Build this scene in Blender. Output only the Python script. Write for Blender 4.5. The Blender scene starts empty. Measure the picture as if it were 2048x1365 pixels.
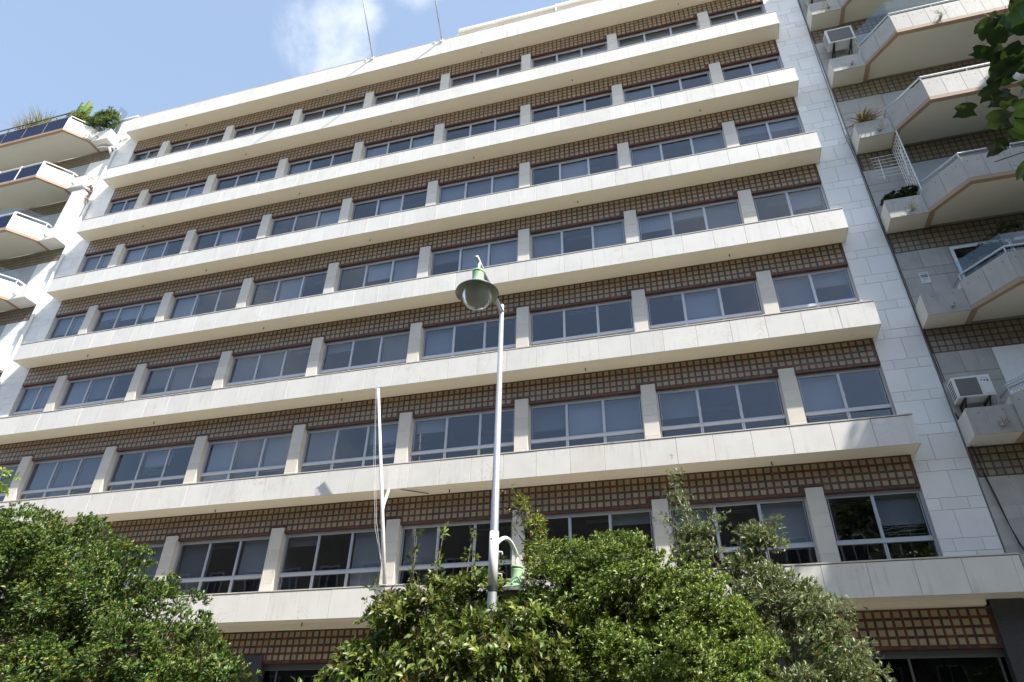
import bpy, math, random
import numpy as np
from mathutils import Vector, Matrix

# ---------------------------------------------------------------- camera, sky, sun, exposure
SC = bpy.context.scene
COL = SC.collection
cam_d = bpy.data.cameras.new("camera")
cam = bpy.data.objects.new("camera", cam_d)
COL.objects.link(cam)
cam_d.sensor_width = 36.0
cam_d.lens = 23.7534
cam_d.clip_start = 0.05
cam_d.clip_end = 4000
_r, _u, _f = (0.96232, 0.27123, 0.0194), (0.13248, -0.52996, 0.83761), (-0.23747, 0.80348, 0.54592)
cam.matrix_world = Matrix(((_r[0], _u[0], -_f[0], 23.3722), (_r[1], _u[1], -_f[1], -15.1705),
                           (_r[2], _u[2], -_f[2], 1.6508), (0, 0, 0, 1)))
SC.camera = cam

SUN = Vector((2.3, -1.0, 3.15)).normalized()
SUN_EL = math.asin(SUN.z)
SUN_AZ = math.atan2(SUN.x, SUN.y)          # clockwise from +Y

world = bpy.data.worlds.new("World")
SC.world = world
world.use_nodes = True
wn, wl = world.node_tree.nodes, world.node_tree.links
wn.clear()
w_out = wn.new("ShaderNodeOutputWorld")
w_bg = wn.new("ShaderNodeBackground")
w_bg.inputs["Strength"].default_value = 0.13
sky = wn.new("ShaderNodeTexSky")
sky.sky_type = 'NISHITA'
sky.sun_disc = False
sky.sun_elevation = SUN_EL
sky.sun_rotation = SUN_AZ
sky.air_density = 1.0
sky.dust_density = 1.6
sky.ozone_density = 1.0
geo = wn.new("ShaderNodeTexCoord")
# thin broken cloud over the whole sky
def w_math(op, a, b=None, c=None):
    n = wn.new("ShaderNodeMath"); n.operation = op
    for i, v in enumerate((a, b, c)):
        if v is None: continue
        if isinstance(v, (int, float)): n.inputs[i].default_value = v
        else: wl.new(v, n.inputs[i])
    return n.outputs[0]
n1 = wn.new("ShaderNodeTexNoise"); n1.inputs["Scale"].default_value = 7.0; n1.inputs["Detail"].default_value = 9
n1.inputs["Roughness"].default_value = 0.6; n1.inputs["Distortion"].default_value = 0.25
mp = wn.new("ShaderNodeMapping"); mp.inputs["Scale"].default_value = (1, 1, 1.0)
mp.inputs["Location"].default_value = (0.35, 0.1, 0.2)
wl.new(geo.outputs["Generated"], mp.inputs["Vector"]); wl.new(mp.outputs[0], n1.inputs["Vector"])
def blob(d, width):
    d = Vector(d).normalized()
    dp = wn.new("ShaderNodeVectorMath"); dp.operation = 'DOT_PRODUCT'
    nv = wn.new("ShaderNodeVectorMath"); nv.operation = 'NORMALIZE'
    wl.new(geo.outputs["Generated"], nv.inputs[0]); wl.new(nv.outputs[0], dp.inputs[0])
    dp.inputs[1].default_value = d
    mr = wn.new("ShaderNodeMapRange"); mr.interpolation_type = 'SMOOTHSTEP'
    mr.inputs["From Min"].default_value = math.cos(math.radians(width)); mr.inputs["From Max"].default_value = 1.0
    wl.new(dp.outputs["Value"], mr.inputs["Value"])
    return mr.outputs[0]
bl = [blob(d, w) for d, w in (((-0.385, 0.445, 0.81), 6.5), ((-.33, .36, .87), 6), ((-.26, .40, .88), 5), ((-.5, -.7, .5), 16), ((.6, -.8, .7), 14), ((.9, .1, .5), 18), ((.1, -.6, .5), 12))]
acc = bl[0]
for b in bl[1:]: acc = w_math('MAXIMUM', acc, b)
cl = w_math('MULTIPLY_ADD', acc, 0.40, n1.outputs["Fac"])
mrc = wn.new("ShaderNodeMapRange"); mrc.interpolation_type = 'SMOOTHSTEP'
mrc.inputs["From Min"].default_value = 0.70; mrc.inputs["From Max"].default_value = 1.04
wl.new(cl, mrc.inputs["Value"])
cfac = w_math('MULTIPLY', mrc.outputs[0], 0.72)
mixc = wn.new("ShaderNodeMix"); mixc.data_type = 'RGBA'
wl.new(cfac, mixc.inputs[0])
haze = wn.new("ShaderNodeMix"); haze.data_type = 'RGBA'; haze.inputs[0].default_value = 0.40
wl.new(sky.outputs[0], haze.inputs[6]); haze.inputs[7].default_value = (3.0, 3.9, 5.3, 1)
wl.new(haze.outputs[2], mixc.inputs[6]); mixc.inputs[7].default_value = (4.7, 4.95, 5.3, 1)
wl.new(mixc.outputs[2], w_bg.inputs["Color"])
wl.new(w_bg.outputs[0], w_out.inputs["Surface"])

sun_d = bpy.data.lights.new("sun", 'SUN')
sun_d.energy = 4.8
sun_d.angle = math.radians(0.5)
sun_d.color = (1.0, 0.955, 0.88)
sun_o = bpy.data.objects.new("sun", sun_d)
COL.objects.link(sun_o)
sun_o.rotation_euler = SUN.to_track_quat('Z', 'Y').to_euler()
sun_o.location = (40, -40, 60)

SC.view_settings.view_transform = 'Standard'
SC.view_settings.look = 'None'
SC.view_settings.exposure = 0.93
SC.view_settings.gamma = 1.0
SC.view_settings.use_curve_mapping = False
SC.render.engine = 'CYCLES'
SC.cycles.max_bounces = 8
SC.cycles.diffuse_bounces = 4
SC.cycles.glossy_bounces = 4
SC.cycles.transmission_bounces = 6
SC.cycles.transparent_max_bounces = 16
SC.cycles.use_denoising = True
SC.cycles.sample_clamp_indirect = 6.0
SC.cycles.caustics_reflective = False
SC.cycles.caustics_refractive = False

random.seed(7)
RNG = np.random.default_rng(11)

# ---------------------------------------------------------------- materials
def mat(name, base, rough=0.6, metal=0.0, spec=0.5, noise=None, vary=0.0, veins=None, streak=None, attr=None,
        trans=0.0, bump=None, stripes=None, hue=0.0):
    """procedural material. noise=(scale, amount): mottling; veins=(scale, colour, amount); streak=(colour, amount): run-off marks;
    vary: per object brightness change; attr: name of a colour attribute; trans: light let through (leaves)"""
    m = bpy.data.materials.new(name); m.use_nodes = True
    nt = m.node_tree; N, L = nt.nodes, nt.links
    bs = N["Principled BSDF"]; out = N["Material Output"]
    bs.inputs["Roughness"].default_value = rough
    bs.inputs["Metallic"].default_value = metal
    bs.inputs["Specular IOR Level"].default_value = spec
    g = N.new("ShaderNodeNewGeometry"); oi = N.new("ShaderNodeObjectInfo")
    pos = g.outputs["Position"]
    if vary or veins:
        vm = N.new("ShaderNodeVectorMath"); vm.operation = 'MULTIPLY_ADD'
        cb = N.new("ShaderNodeCombineXYZ")
        for i in range(3): L.new(oi.outputs["Random"], cb.inputs[i])
        L.new(cb.outputs[0], vm.inputs[0]); vm.inputs[1].default_value = (37, 53, 71); L.new(pos, vm.inputs[2])
        pos = vm.outputs[0]
    def rgb(c):
        n = N.new("ShaderNodeRGB"); n.outputs[0].default_value = (*c, 1); return n.outputs[0]
    if attr:
        a = N.new("ShaderNodeAttribute"); a.attribute_name = attr; col = a.outputs["Color"]
    else: col = rgb(base)
    def mix(f, a, b, mode='MIX'):
        n = N.new("ShaderNodeMix"); n.data_type = 'RGBA'; n.blend_type = mode
        if isinstance(f, (int, float)): n.inputs[0].default_value = f
        else: L.new(f, n.inputs[0])
        L.new(a, n.inputs[6])
        if isinstance(b, tuple): n.inputs[7].default_value = (*b, 1)
        else: L.new(b, n.inputs[7])
        return n.outputs[2]
    def ramp(v, a, b, lo=0.0, hi=1.0):
        n = N.new("ShaderNodeMapRange"); n.inputs[1].default_value = a; n.inputs[2].default_value = b
        n.inputs[3].default_value = lo; n.inputs[4].default_value = hi; L.new(v, n.inputs[0]); return n.outputs[0]
    def tex(scale, detail=5, vec=None, rough_=0.6, dist=0.0):
        n = N.new("ShaderNodeTexNoise"); n.inputs["Scale"].default_value = scale; n.inputs["Detail"].default_value = detail
        n.inputs["Roughness"].default_value = rough_; n.inputs["Distortion"].default_value = dist
        L.new(vec if vec is not None else pos, n.inputs["Vector"]); return n.outputs["Fac"]
    if noise:
        s, a = noise
        v = ramp(tex(s), 0.25, 0.75, 1 - a, 1 + a)
        hs = N.new("ShaderNodeHueSaturation"); L.new(v, hs.inputs["Value"]); L.new(col, hs.inputs["Color"]); col = hs.outputs[0]
    if vary:
        v = ramp(oi.outputs["Random"], 0, 1, 1 - vary, 1 + vary)
        hs = N.new("ShaderNodeHueSaturation"); L.new(v, hs.inputs["Value"]); L.new(col, hs.inputs["Color"])
        if hue: L.new(ramp(oi.outputs["Random"], 0, 1, .5 - hue, .5 + hue), hs.inputs["Hue"])
        col = hs.outputs[0]
    if veins:
        s, c, a = veins
        t = tex(s, 6, None, 0.62, 1.6)
        ab = N.new("ShaderNodeMath"); ab.operation = 'SUBTRACT'; L.new(t, ab.inputs[0]); ab.inputs[1].default_value = 0.5
        ab2 = N.new("ShaderNodeMath"); ab2.operation = 'ABSOLUTE'; L.new(ab.outputs[0], ab2.inputs[0])
        f = ramp(ab2.outputs[0], 0.0, 0.016, a, 0.0)
        gate = ramp(tex(s * .6, 3), .5, .66)
        ml = N.new("ShaderNodeMath"); ml.operation = 'MULTIPLY'; L.new(f, ml.inputs[0]); L.new(gate, ml.inputs[1])
        col = mix(ml.outputs[0], col, c)
        warm = ramp(tex(s * .45, 4), .55, .8, 0, .22)
        col = mix(warm, col, (.62, .50, .38))
    if streak:
        c, a = streak
        mpn = N.new("ShaderNodeMapping"); mpn.inputs["Scale"].default_value = (9, 9, 0.55); L.new(g.outputs["Position"], mpn.inputs[0])
        t = tex(1.0, 5, mpn.outputs[0], .65)
        t2 = tex(.9, 3, g.outputs["Position"])
        ml = N.new("ShaderNodeMath"); ml.operation = 'MULTIPLY'
        L.new(ramp(t, .52, .75, 0, a), ml.inputs[0]); L.new(ramp(t2, .42, .62), ml.inputs[1])
        col = mix(ml.outputs[0], col, c)
    if stripes:
        freq, a = stripes
        sx = N.new("ShaderNodeSeparateXYZ"); L.new(g.outputs["Position"], sx.inputs[0])
        ml = N.new("ShaderNodeMath"); ml.operation = 'MULTIPLY'; L.new(sx.outputs[2], ml.inputs[0]); ml.inputs[1].default_value = freq
        si = N.new("ShaderNodeMath"); si.operation = 'SINE'; L.new(ml.outputs[0], si.inputs[0])
        hs = N.new("ShaderNodeHueSaturation"); L.new(ramp(si.outputs[0], -1, 1, 1 - a, 1 + a), hs.inputs["Value"]); L.new(col, hs.inputs["Color"]); col = hs.outputs[0]
    L.new(col, bs.inputs["Base Color"])
    if bump:
        s, d = bump
        bn = N.new("ShaderNodeBump"); bn.inputs["Strength"].default_value = 0.5; bn.inputs["Distance"].default_value = d
        L.new(tex(s, 4), bn.inputs["Height"]); L.new(bn.outputs[0], bs.inputs["Normal"])
    if trans:
        tr = N.new("ShaderNodeBsdfTranslucent")
        hs = N.new("ShaderNodeHueSaturation"); hs.inputs["Value"].default_value = 1.5; hs.inputs["Hue"].default_value = .485
        L.new(col, hs.inputs["Color"]); L.new(hs.outputs[0], tr.inputs["Color"])
        ms = N.new("ShaderNodeMixShader"); ms.inputs[0].default_value = trans
        L.new(bs.outputs[0], ms.inputs[1]); L.new(tr.outputs[0], ms.inputs[2]); L.new(ms.outputs[0], out.inputs["Surface"])
    return m

def glass(name, tint=(.9, .92, .93), ior=1.5, refl=(.95, .97, 1.0), rough=0.0):
    m = bpy.data.materials.new(name); m.use_nodes = True
    N, L = m.node_tree.nodes, m.node_tree.links
    N.remove(N["Principled BSDF"])
    t = N.new("ShaderNodeBsdfTransparent"); t.inputs[0].default_value = (*tint, 1)
    gl = N.new("ShaderNodeBsdfGlossy"); gl.inputs["Roughness"].default_value = rough; gl.inputs["Color"].default_value = (*refl, 1)
    fr = N.new("ShaderNodeFresnel")
    gb = N.new("ShaderNodeNewGeometry"); mi_ = N.new("ShaderNodeMix")       # same reflectance on both faces of the thin sheet
    L.new(gb.outputs["Backfacing"], mi_.inputs[0]); mi_.inputs[2].default_value = ior; mi_.inputs[3].default_value = 1 / ior
    L.new(mi_.outputs[0], fr.inputs["IOR"])
    n = N.new("ShaderNodeTexNoise"); n.inputs["Scale"].default_value = 1.3; n.inputs["Detail"].default_value = 1
    g = N.new("ShaderNodeNewGeometry"); L.new(g.outputs["Position"], n.inputs["Vector"])
    b = N.new("ShaderNodeBump"); b.inputs["Strength"].default_value = 0.10; b.inputs["Distance"].default_value = 0.02
    L.new(n.outputs["Fac"], b.inputs["Height"]); L.new(b.outputs[0], gl.inputs["Normal"])
    ms = N.new("ShaderNodeMixShader")
    L.new(fr.outputs[0], ms.inputs[0]); L.new(t.outputs[0], ms.inputs[1]); L.new(gl.outputs[0], ms.inputs[2])
    L.new(ms.outputs[0], N["Material Output"].inputs["Surface"])
    return m

M = dict(
    marble=mat("fascia_marble", (.74, .715, .66), .45, noise=(1.7, .06), vary=.035, veins=(1.5, (.42, .38, .34), .55), streak=((.30, .275, .235), .5)),
    coping=mat("coping_stone", (.60, .55, .48), .6, noise=(3, .12), streak=((.2, .14, .11), .6)),
    wallstone=mat("wall_marble", (.79, .785, .765), .42, noise=(1.2, .05), vary=.06, veins=(1.3, (.48, .47, .46), .3)),
    pierstone=mat("pier_stone", (.64, .605, .535), .5, noise=(2.5, .06), vary=.055, veins=(2, (.5, .45, .4), .25)),
    joint=mat("mortar_joint", (.24, .22, .19), .9, noise=(9, .1)),
    soffit=mat("soffit_paint", (.86, .81, .665), .75, noise=(.9, .05), streak=((.5, .46, .36), .25)),
    beige=mat("beige_tile", (.32, .272, .165), .28, vary=.10, noise=(14, .08)),
    beigeset=mat("beige_tile_set", (.32, .272, .165), .28, attr="tint", noise=(14, .08)),
    brown=mat("brown_tile", (.16, .055, .03), .30, attr="tint", noise=(10, .12)),
    lightjoint=mat("light_joint", (.50, .49, .47), .9, noise=(9, .1)),
    grout=mat("tile_grout", (.11, .07, .05), .9),
    alu=mat("window_aluminium", (.50, .52, .56), .45, metal=.3, noise=(6, .04)),
    aludark=mat("grey_aluminium", (.13, .135, .135), .4, metal=.4, noise=(6, .05)),
    blind=mat("blind_slats", (.66, .68, .69), .6, vary=.45, stripes=(2 * math.pi / .05, .05)),
    blindbent=mat("bent_blind_slat", (.62, .62, .60), .55),
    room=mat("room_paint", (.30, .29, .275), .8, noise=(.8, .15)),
    lampwhite=mat("office_lamp_housing", (.7, .7, .68), .5),
    granite=mat("dark_granite", (.055, .055, .06), .35, noise=(60, .45)),
    trim=mat("tan_trim_paint", (.37, .262, .18), .7, noise=(2.2, .1), streak=((.25, .15, .10), .3)),
    rsoffit=mat("balcony_soffit_paint", (.67, .65, .575), .8, noise=(.8, .05), streak=((.5, .47, .4), .2)),
    concrete=mat("balcony_panel_stone", (.40, .38, .35), .6, noise=(3, .10), vary=.06, veins=(2, (.38, .35, .32), .35), streak=((.19, .18, .16), .6)),
    oldwall=mat("weathered_wall_stone", (.40, .385, .36), .65, noise=(1.6, .16), vary=.09, veins=(1.5, (.26, .24, .22), .4), streak=((.17, .16, .15), .5)),
    whitepaint=mat("white_wall_paint", (.80, .79, .77), .7, noise=(1.2, .03), streak=((.55, .52, .48), .2)),
    lpanel=mat("white_balcony_panel", (.78, .755, .70), .6, noise=(1.6, .04), vary=.02, streak=((.5, .47, .42), .25)),
    oldbeige=mat("old_beige_tile", (.21, .18, .115), .35, vary=.16, noise=(9, .15)),
    oldbrown=mat("old_brown_tile", (.085, .05, .037), .45, noise=(6, .25)),
    whitemetal=mat("white_enamel", (.80, .80, .79), .4, noise=(5, .05), streak=((.4, .3, .22), .3)),
    blackmetal=mat("black_iron", (.02, .02, .02), .5),
    rust=mat("rusty_iron", (.16, .07, .035), .8, noise=(30, .3)),
    galv=mat("galvanized_steel", (.50, .53, .56), .42, metal=.55, noise=(22, .13), streak=((.4, .38, .36), .3)),
    greenpaint=mat("green_enamel", (.32, .54, .29), .4, noise=(9, .06)),
    lampgrey=mat("lamp_reflector", (.50, .50, .44), .35, metal=.3, noise=(9, .1)),
    rubber=mat("black_rubber", (.015, .015, .016), .6),
    shutter=mat("roller_shutter", (.36, .38, .39), .5, stripes=(2 * math.pi / .055, .18)),
    canvas=mat("awning_canvas", (.80, .755, .66), .85, noise=(3, .05)),
    orange=mat("awning_orange_edge", (.62, .33, .10), .8),
    acwhite=mat("unit_casing", (.70, .70, .67), .5, noise=(4, .06), streak=((.4, .36, .3), .4)),
    acgrille=mat("unit_grille", (.13, .125, .115), .6, stripes=(2 * math.pi / .03, .35)),
    bluesticker=mat("blue_sticker", (.03, .10, .36), .4),
    greysticker=mat("grey_sticker", (.42, .46, .50), .5),
    signwhite=mat("sign_white", (.66, .67, .68), .5), signdark=mat("sign_dark", (.05, .05, .06), .5),
    asphalt=mat("asphalt", (.052, .052, .054), .9, noise=(30, .25), bump=(60, .01)),
    paving=mat("paving_stone", (.22, .21, .19), .8, noise=(3, .12), vary=.08),
    kerb=mat("kerb_stone", (.42, .41, .39), .8, noise=(6, .1)),
    paintline=mat("road_paint", (.75, .75, .73), .7, noise=(14, .12)),
    opp=mat("ochre_render", (.26, .22, .165), .85, noise=(.8, .08), streak=((.3, .26, .2), .3)),
    bark=mat("bark", (.13, .10, .075), .9, noise=(24, .3), bump=(30, .02)),
    twig=mat("pale_twig", (.25, .22, .18), .85, noise=(30, .2)),
    leaf=mat("leaf", (.08, .12, .03), .40, spec=.42, attr="tint", trans=.20),
    bigleaf=mat("broad_leaf", (.032, .062, .013), .45, spec=.35, vary=.35, noise=(30, .15), trans=.26, hue=.02),
    soil=mat("soil", (.07, .05, .035), .95, noise=(20, .3)),
)
M['glass'] = glass("window_glass", (.68, .71, .75), 1.68)
M['shopglass'] = glass("shop_glass", (.42, .44, .45), 1.40)
M['railglass'] = glass("railing_glass", (.80, .87, .89), 1.5)
M['blueglass'] = glass("blue_railing_glass", (.035, .045, .13), 1.52, (.75, .78, 1.0))
def frosted(name, col):
    m = bpy.data.materials.new(name); m.use_nodes = True
    N, L = m.node_tree.nodes, m.node_tree.links; N.remove(N["Principled BSDF"])
    t = N.new("ShaderNodeBsdfTransparent"); t.inputs[0].default_value = (.9, .91, .86, 1)
    d = N.new("ShaderNodeBsdfDiffuse"); d.inputs[0].default_value = (*col, 1)
    tl = N.new("ShaderNodeBsdfTranslucent"); tl.inputs[0].default_value = (*col, 1)
    gl = N.new("ShaderNodeBsdfGlossy"); gl.inputs["Roughness"].default_value = .25
    a = N.new("ShaderNodeMixShader"); a.inputs[0].default_value = .5; L.new(d.outputs[0], a.inputs[1]); L.new(tl.outputs[0], a.inputs[2])
    b = N.new("ShaderNodeMixShader"); b.inputs[0].default_value = .80; L.new(t.outputs[0], b.inputs[1]); L.new(a.outputs[0], b.inputs[2])
    fr = N.new("ShaderNodeFresnel"); fr.inputs[0].default_value = 1.22
    c = N.new("ShaderNodeMixShader"); L.new(fr.outputs[0], c.inputs[0]); L.new(b.outputs[0], c.inputs[1]); L.new(gl.outputs[0], c.inputs[2])
    L.new(c.outputs[0], N["Material Output"].inputs["Surface"]); return m
M['bulbglass'] = frosted("lamp_bowl", (.60, .61, .53))

# ---------------------------------------------------------------- geometry helpers
WPOS = {}
class MB:
    def __init__(s): s.v, s.f, s.c, s.m = [], [], [], []
    def quad(s, a, b, c, d, col=None, mi=0):
        n = len(s.v); s.v += [a, b, c, d]; s.f.append((n, n + 1, n + 2, n + 3)); s.c.append(col); s.m.append(mi)
    def poly(s, pts, col=None, mi=0):
        n = len(s.v); s.v += list(pts); s.f.append(tuple(range(n, n + len(pts)))); s.c.append(col); s.m.append(mi)
    def box(s, x0, x1, y0, y1, z0, z1, col=None, mi=0, skip=""):
        n = len(s.v)
        s.v += [(x0, y0, z0), (x1, y0, z0), (x1, y1, z0), (x0, y1, z0), (x0, y0, z1), (x1, y0, z1), (x1, y1, z1), (x0, y1, z1)]
        F = {'b': (0, 3, 2, 1), 't': (4, 5, 6, 7), 'f': (0, 1, 5, 4), 'k': (2, 3, 7, 6), 'l': (3, 0, 4, 7), 'r': (1, 2, 6, 5)}
        for k, q in F.items():
            if k in skip: continue
            s.f.append(tuple(n + i for i in q)); s.c.append(col); s.m.append(mi)
    def bevbox(s, x0, x1, y0, y1, z0, z1, b=.006, mi=0):
        """box whose front (-y) face is chamfered all round"""
        n = len(s.v)
        s.v += [(x0 + b, y0, z0 + b), (x1 - b, y0, z0 + b), (x1 - b, y0, z1 - b), (x0 + b, y0, z1 - b),
                (x0, y0 + b, z0), (x1, y0 + b, z0), (x1, y0 + b, z1), (x0, y0 + b, z1),
                (x0, y1, z0), (x1, y1, z0), (x1, y1, z1), (x0, y1, z1)]
        for q in ((0, 1, 2, 3), (4, 5, 1, 0), (5, 6, 2, 1), (6, 7, 3, 2), (7, 4, 0, 3), (8, 9, 5, 4), (9, 10, 6, 5), (10, 11, 7, 6), (11, 8, 4, 7)):
            s.f.append(tuple(n + i for i in q)); s.c.append(None); s.m.append(mi)
    def obox(s, p, ax, ay, az, mi=0, col=None):
        """oriented box: corner p and three edge vectors"""
        p, ax, ay, az = (Vector(t) for t in (p, ax, ay, az))
        n = len(s.v)
        for k in (0, 1):
            for q in (p, p + ax, p + ax + ay, p + ay): s.v.append(tuple(q + az * k))
        for q in ((0, 3, 2, 1), (4, 5, 6, 7), (0, 1, 5, 4), (2, 3, 7, 6), (3, 0, 4, 7), (1, 2, 6, 5)):
            s.f.append(tuple(n + i for i in q)); s.c.append(col); s.m.append(mi)
    def prism(s, poly, z0, z1, mi=0, col=None):
        n = len(s.v); k = len(poly)
        s.v += [(x, y, z0) for x, y in poly] + [(x, y, z1) for x, y in poly]
        s.f.append(tuple(n + i for i in reversed(range(k)))); s.f.append(tuple(n + k + i for i in range(k)))
        s.c += [col, col]; s.m += [mi, mi]
        for i in range(k):
            j = (i + 1) % k
            s.f.append((n + i, n + j, n + k + j, n + k + i)); s.c.append(col); s.m.append(mi)
    def tube(s, pts, r, seg=8, mi=0, col=None, cap=True):
        pts = [Vector(p) for p in pts]
        rr = r if isinstance(r, (list, tuple)) else [r] * len(pts)
        n0 = len(s.v); prev = None
        for i, p in enumerate(pts):
            d = (pts[min(i + 1, len(pts) - 1)] - pts[max(i - 1, 0)]).normalized()
            if prev is None:
                a = d.orthogonal().normalized()
            else:
                a = (prev - d * prev.dot(d)).normalized()
            prev = a; b = d.cross(a)
            for k in range(seg):
                t = 2 * math.pi * k / seg
                s.v.append(tuple(p + (a * math.cos(t) + b * math.sin(t)) * rr[i]))
        for i in range(len(pts) - 1):
            for k in range(seg):
                k2 = (k + 1) % seg; u = n0 + i * seg; w = u + seg
                s.f.append((u + k, u + k2, w + k2, w + k)); s.c.append(col); s.m.append(mi)
        if cap:
            s.f.append(tuple(n0 + k for k in reversed(range(seg)))); s.c.append(col); s.m.append(mi)
            e = n0 + (len(pts) - 1) * seg
            s.f.append(tuple(e + k for k in range(seg))); s.c.append(col); s.m.append(mi)
    def lathe(s, c, prof, seg=28, mi=0):
        n0 = len(s.v); c = Vector(c)
        for r, z in prof:
            for k in range(seg):
                t = 2 * math.pi * k / seg
                s.v.append((c.x + r * math.cos(t), c.y + r * math.sin(t), c.z + z))
        for i in range(len(prof) - 1):
            for k in range(seg):
                k2 = (k + 1) % seg; u = n0 + i * seg; w = u + seg
                s.f.append((u + k, u + k2, w + k2, w + k)); s.c.append(None); s.m.append(mi)

def mesh_of(name, mb, mats, origin=(0, 0, 0), smooth=False):
    me = bpy.data.meshes.new(name)
    ox, oy, oz = origin
    me.from_pydata([(x - ox, y - oy, z - oz) for x, y, z in mb.v], [], mb.f)
    for mm in (mats if isinstance(mats, (list, tuple)) else [mats]): me.materials.append(mm)
    if any(mb.m): me.polygons.foreach_set("material_index", mb.m)
    if any(c is not None for c in mb.c):
        at = me.attributes.new("tint", 'FLOAT_COLOR', 'FACE')
        arr = np.ones((len(mb.f), 4), 'f')
        for i, c in enumerate(mb.c):
            if c is not None: arr[i, :3] = c
        at.data.foreach_set("color", arr.ravel())
    if smooth: me.polygons.foreach_set("use_smooth", [True] * len(me.polygons))
    me.update()
    return me

def place(name, me, parent=None, loc=(0, 0, 0), rot=None):
    o = bpy.data.objects.new(name, me); COL.objects.link(o)
    WPOS[o.name] = Vector(loc)
    if parent is not None:
        o.parent = parent; o.location = Vector(loc) - WPOS[parent.name]
    else: o.location = loc
    if rot is not None: o.rotation_euler = rot
    return o

def obj(name, mb, mats, parent=None, origin=None, smooth=False, kind=None):
    if origin is None:
        a = np.array(mb.v); origin = tuple((a.min(0) + a.max(0)) / 2)
    o = place(name, mesh_of(name, mb, mats, origin, smooth), parent, origin)
    if kind: o["kind"] = kind
    return o

def tag(o, label, cat, group=None):
    o["label"] = label; o["category"] = cat
    if group: o["group"] = group
    return o
def thing(name, label, cat, loc, group=None):
    return tag(place(name, None, None, loc), label, cat, group)
def struct(name, mb, mats):
    o = obj(name, mb, mats); o["kind"] = "structure"; return o
def shared(name, mb, mats, origin, smooth=False):
    return mesh_of(name, mb, mats, origin, smooth)

# ---------------------------------------------------------------- ground
mb = MB(); mb.quad((-900, -900, -.14), (900, -900, -.14), (900, 900, -.14), (-900, 900, -.14)); struct("ground", mb, M['paving'])
mb = MB(); mb.box(-200, 200, -19.0, -9.2, -.30, -.12, skip="b"); struct("road", mb, M['asphalt'])
mb = MB(); mb.box(-200, 200, -9.05, .60, -.30, 0.0, skip="b"); pav = struct("pavement", mb, M['paving'])
mb = MB(); mb.box(-200, 200, -9.2, -9.05, -.30, 0.004, skip="b"); struct("kerb", mb, M['kerb'])
mb = MB(); mb.box(-200, 200, -19.15, -19.0, -.30, 0.004, skip="b"); struct("kerb", mb, M['kerb'])
mb = MB(); mb.box(-200, 200, -24, -19.15, -.30, 0.0, skip="b"); struct("pavement", mb, M['paving'])
mb = MB()
for i in range(-12, 22): mb.quad((i * 4, -14.15, -.116), (i * 4 + 2, -14.15, -.116), (i * 4 + 2, -14.05, -.116), (i * 4, -14.05, -.116))
struct("road_marking", mb, M['paintline'])

# ---------------------------------------------------------------- the office building
PITCH, Z0 = 3.1, 26.5
X0, X1 = 0.0, 28.095
WY = .604                                   # plane of the tiles and end walls
TX0, TX1 = .17, 27.98
PIERS = [25.84 - 3.405 * k for k in range(8)][::-1]
PW = .372
zb = [Z0 - PITCH * k for k in range(8)]     # underside of each band
office = thing("office_building", "broad office block with white marble bands, brown and beige tile strips and window rows", "building", (14, .6, 0))

# core: floors, back wall and end walls
mb = MB()
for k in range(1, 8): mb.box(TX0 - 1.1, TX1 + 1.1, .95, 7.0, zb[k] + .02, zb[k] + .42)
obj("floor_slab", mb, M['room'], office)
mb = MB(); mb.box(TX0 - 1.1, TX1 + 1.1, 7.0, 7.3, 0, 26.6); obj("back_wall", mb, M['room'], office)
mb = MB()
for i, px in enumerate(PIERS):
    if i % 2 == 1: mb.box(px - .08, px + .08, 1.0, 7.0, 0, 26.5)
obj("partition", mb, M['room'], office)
mb = MB(); mb.box(-.97, 29.09, .95, 12, 26.52, 26.9); mb.box(-.97, 29.09, .95, 1.15, 26.9, 27.2); obj("roof", mb, M['soffit'], office)
mb = MB(); mb.box(-.65, .65, -.06, .06, -.03, .03)
batten_me = mesh_of("ceiling_lamp", mb, M['lampwhite'])
for k in range(7):                          # fluorescent battens under the ceilings
    for i in range(9):
        for y in (1.96, 3.46): place("ceiling_lamp", batten_me, office, (TX0 + 1.45 + i * 3.2, y, zb[k] - .07))

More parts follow.
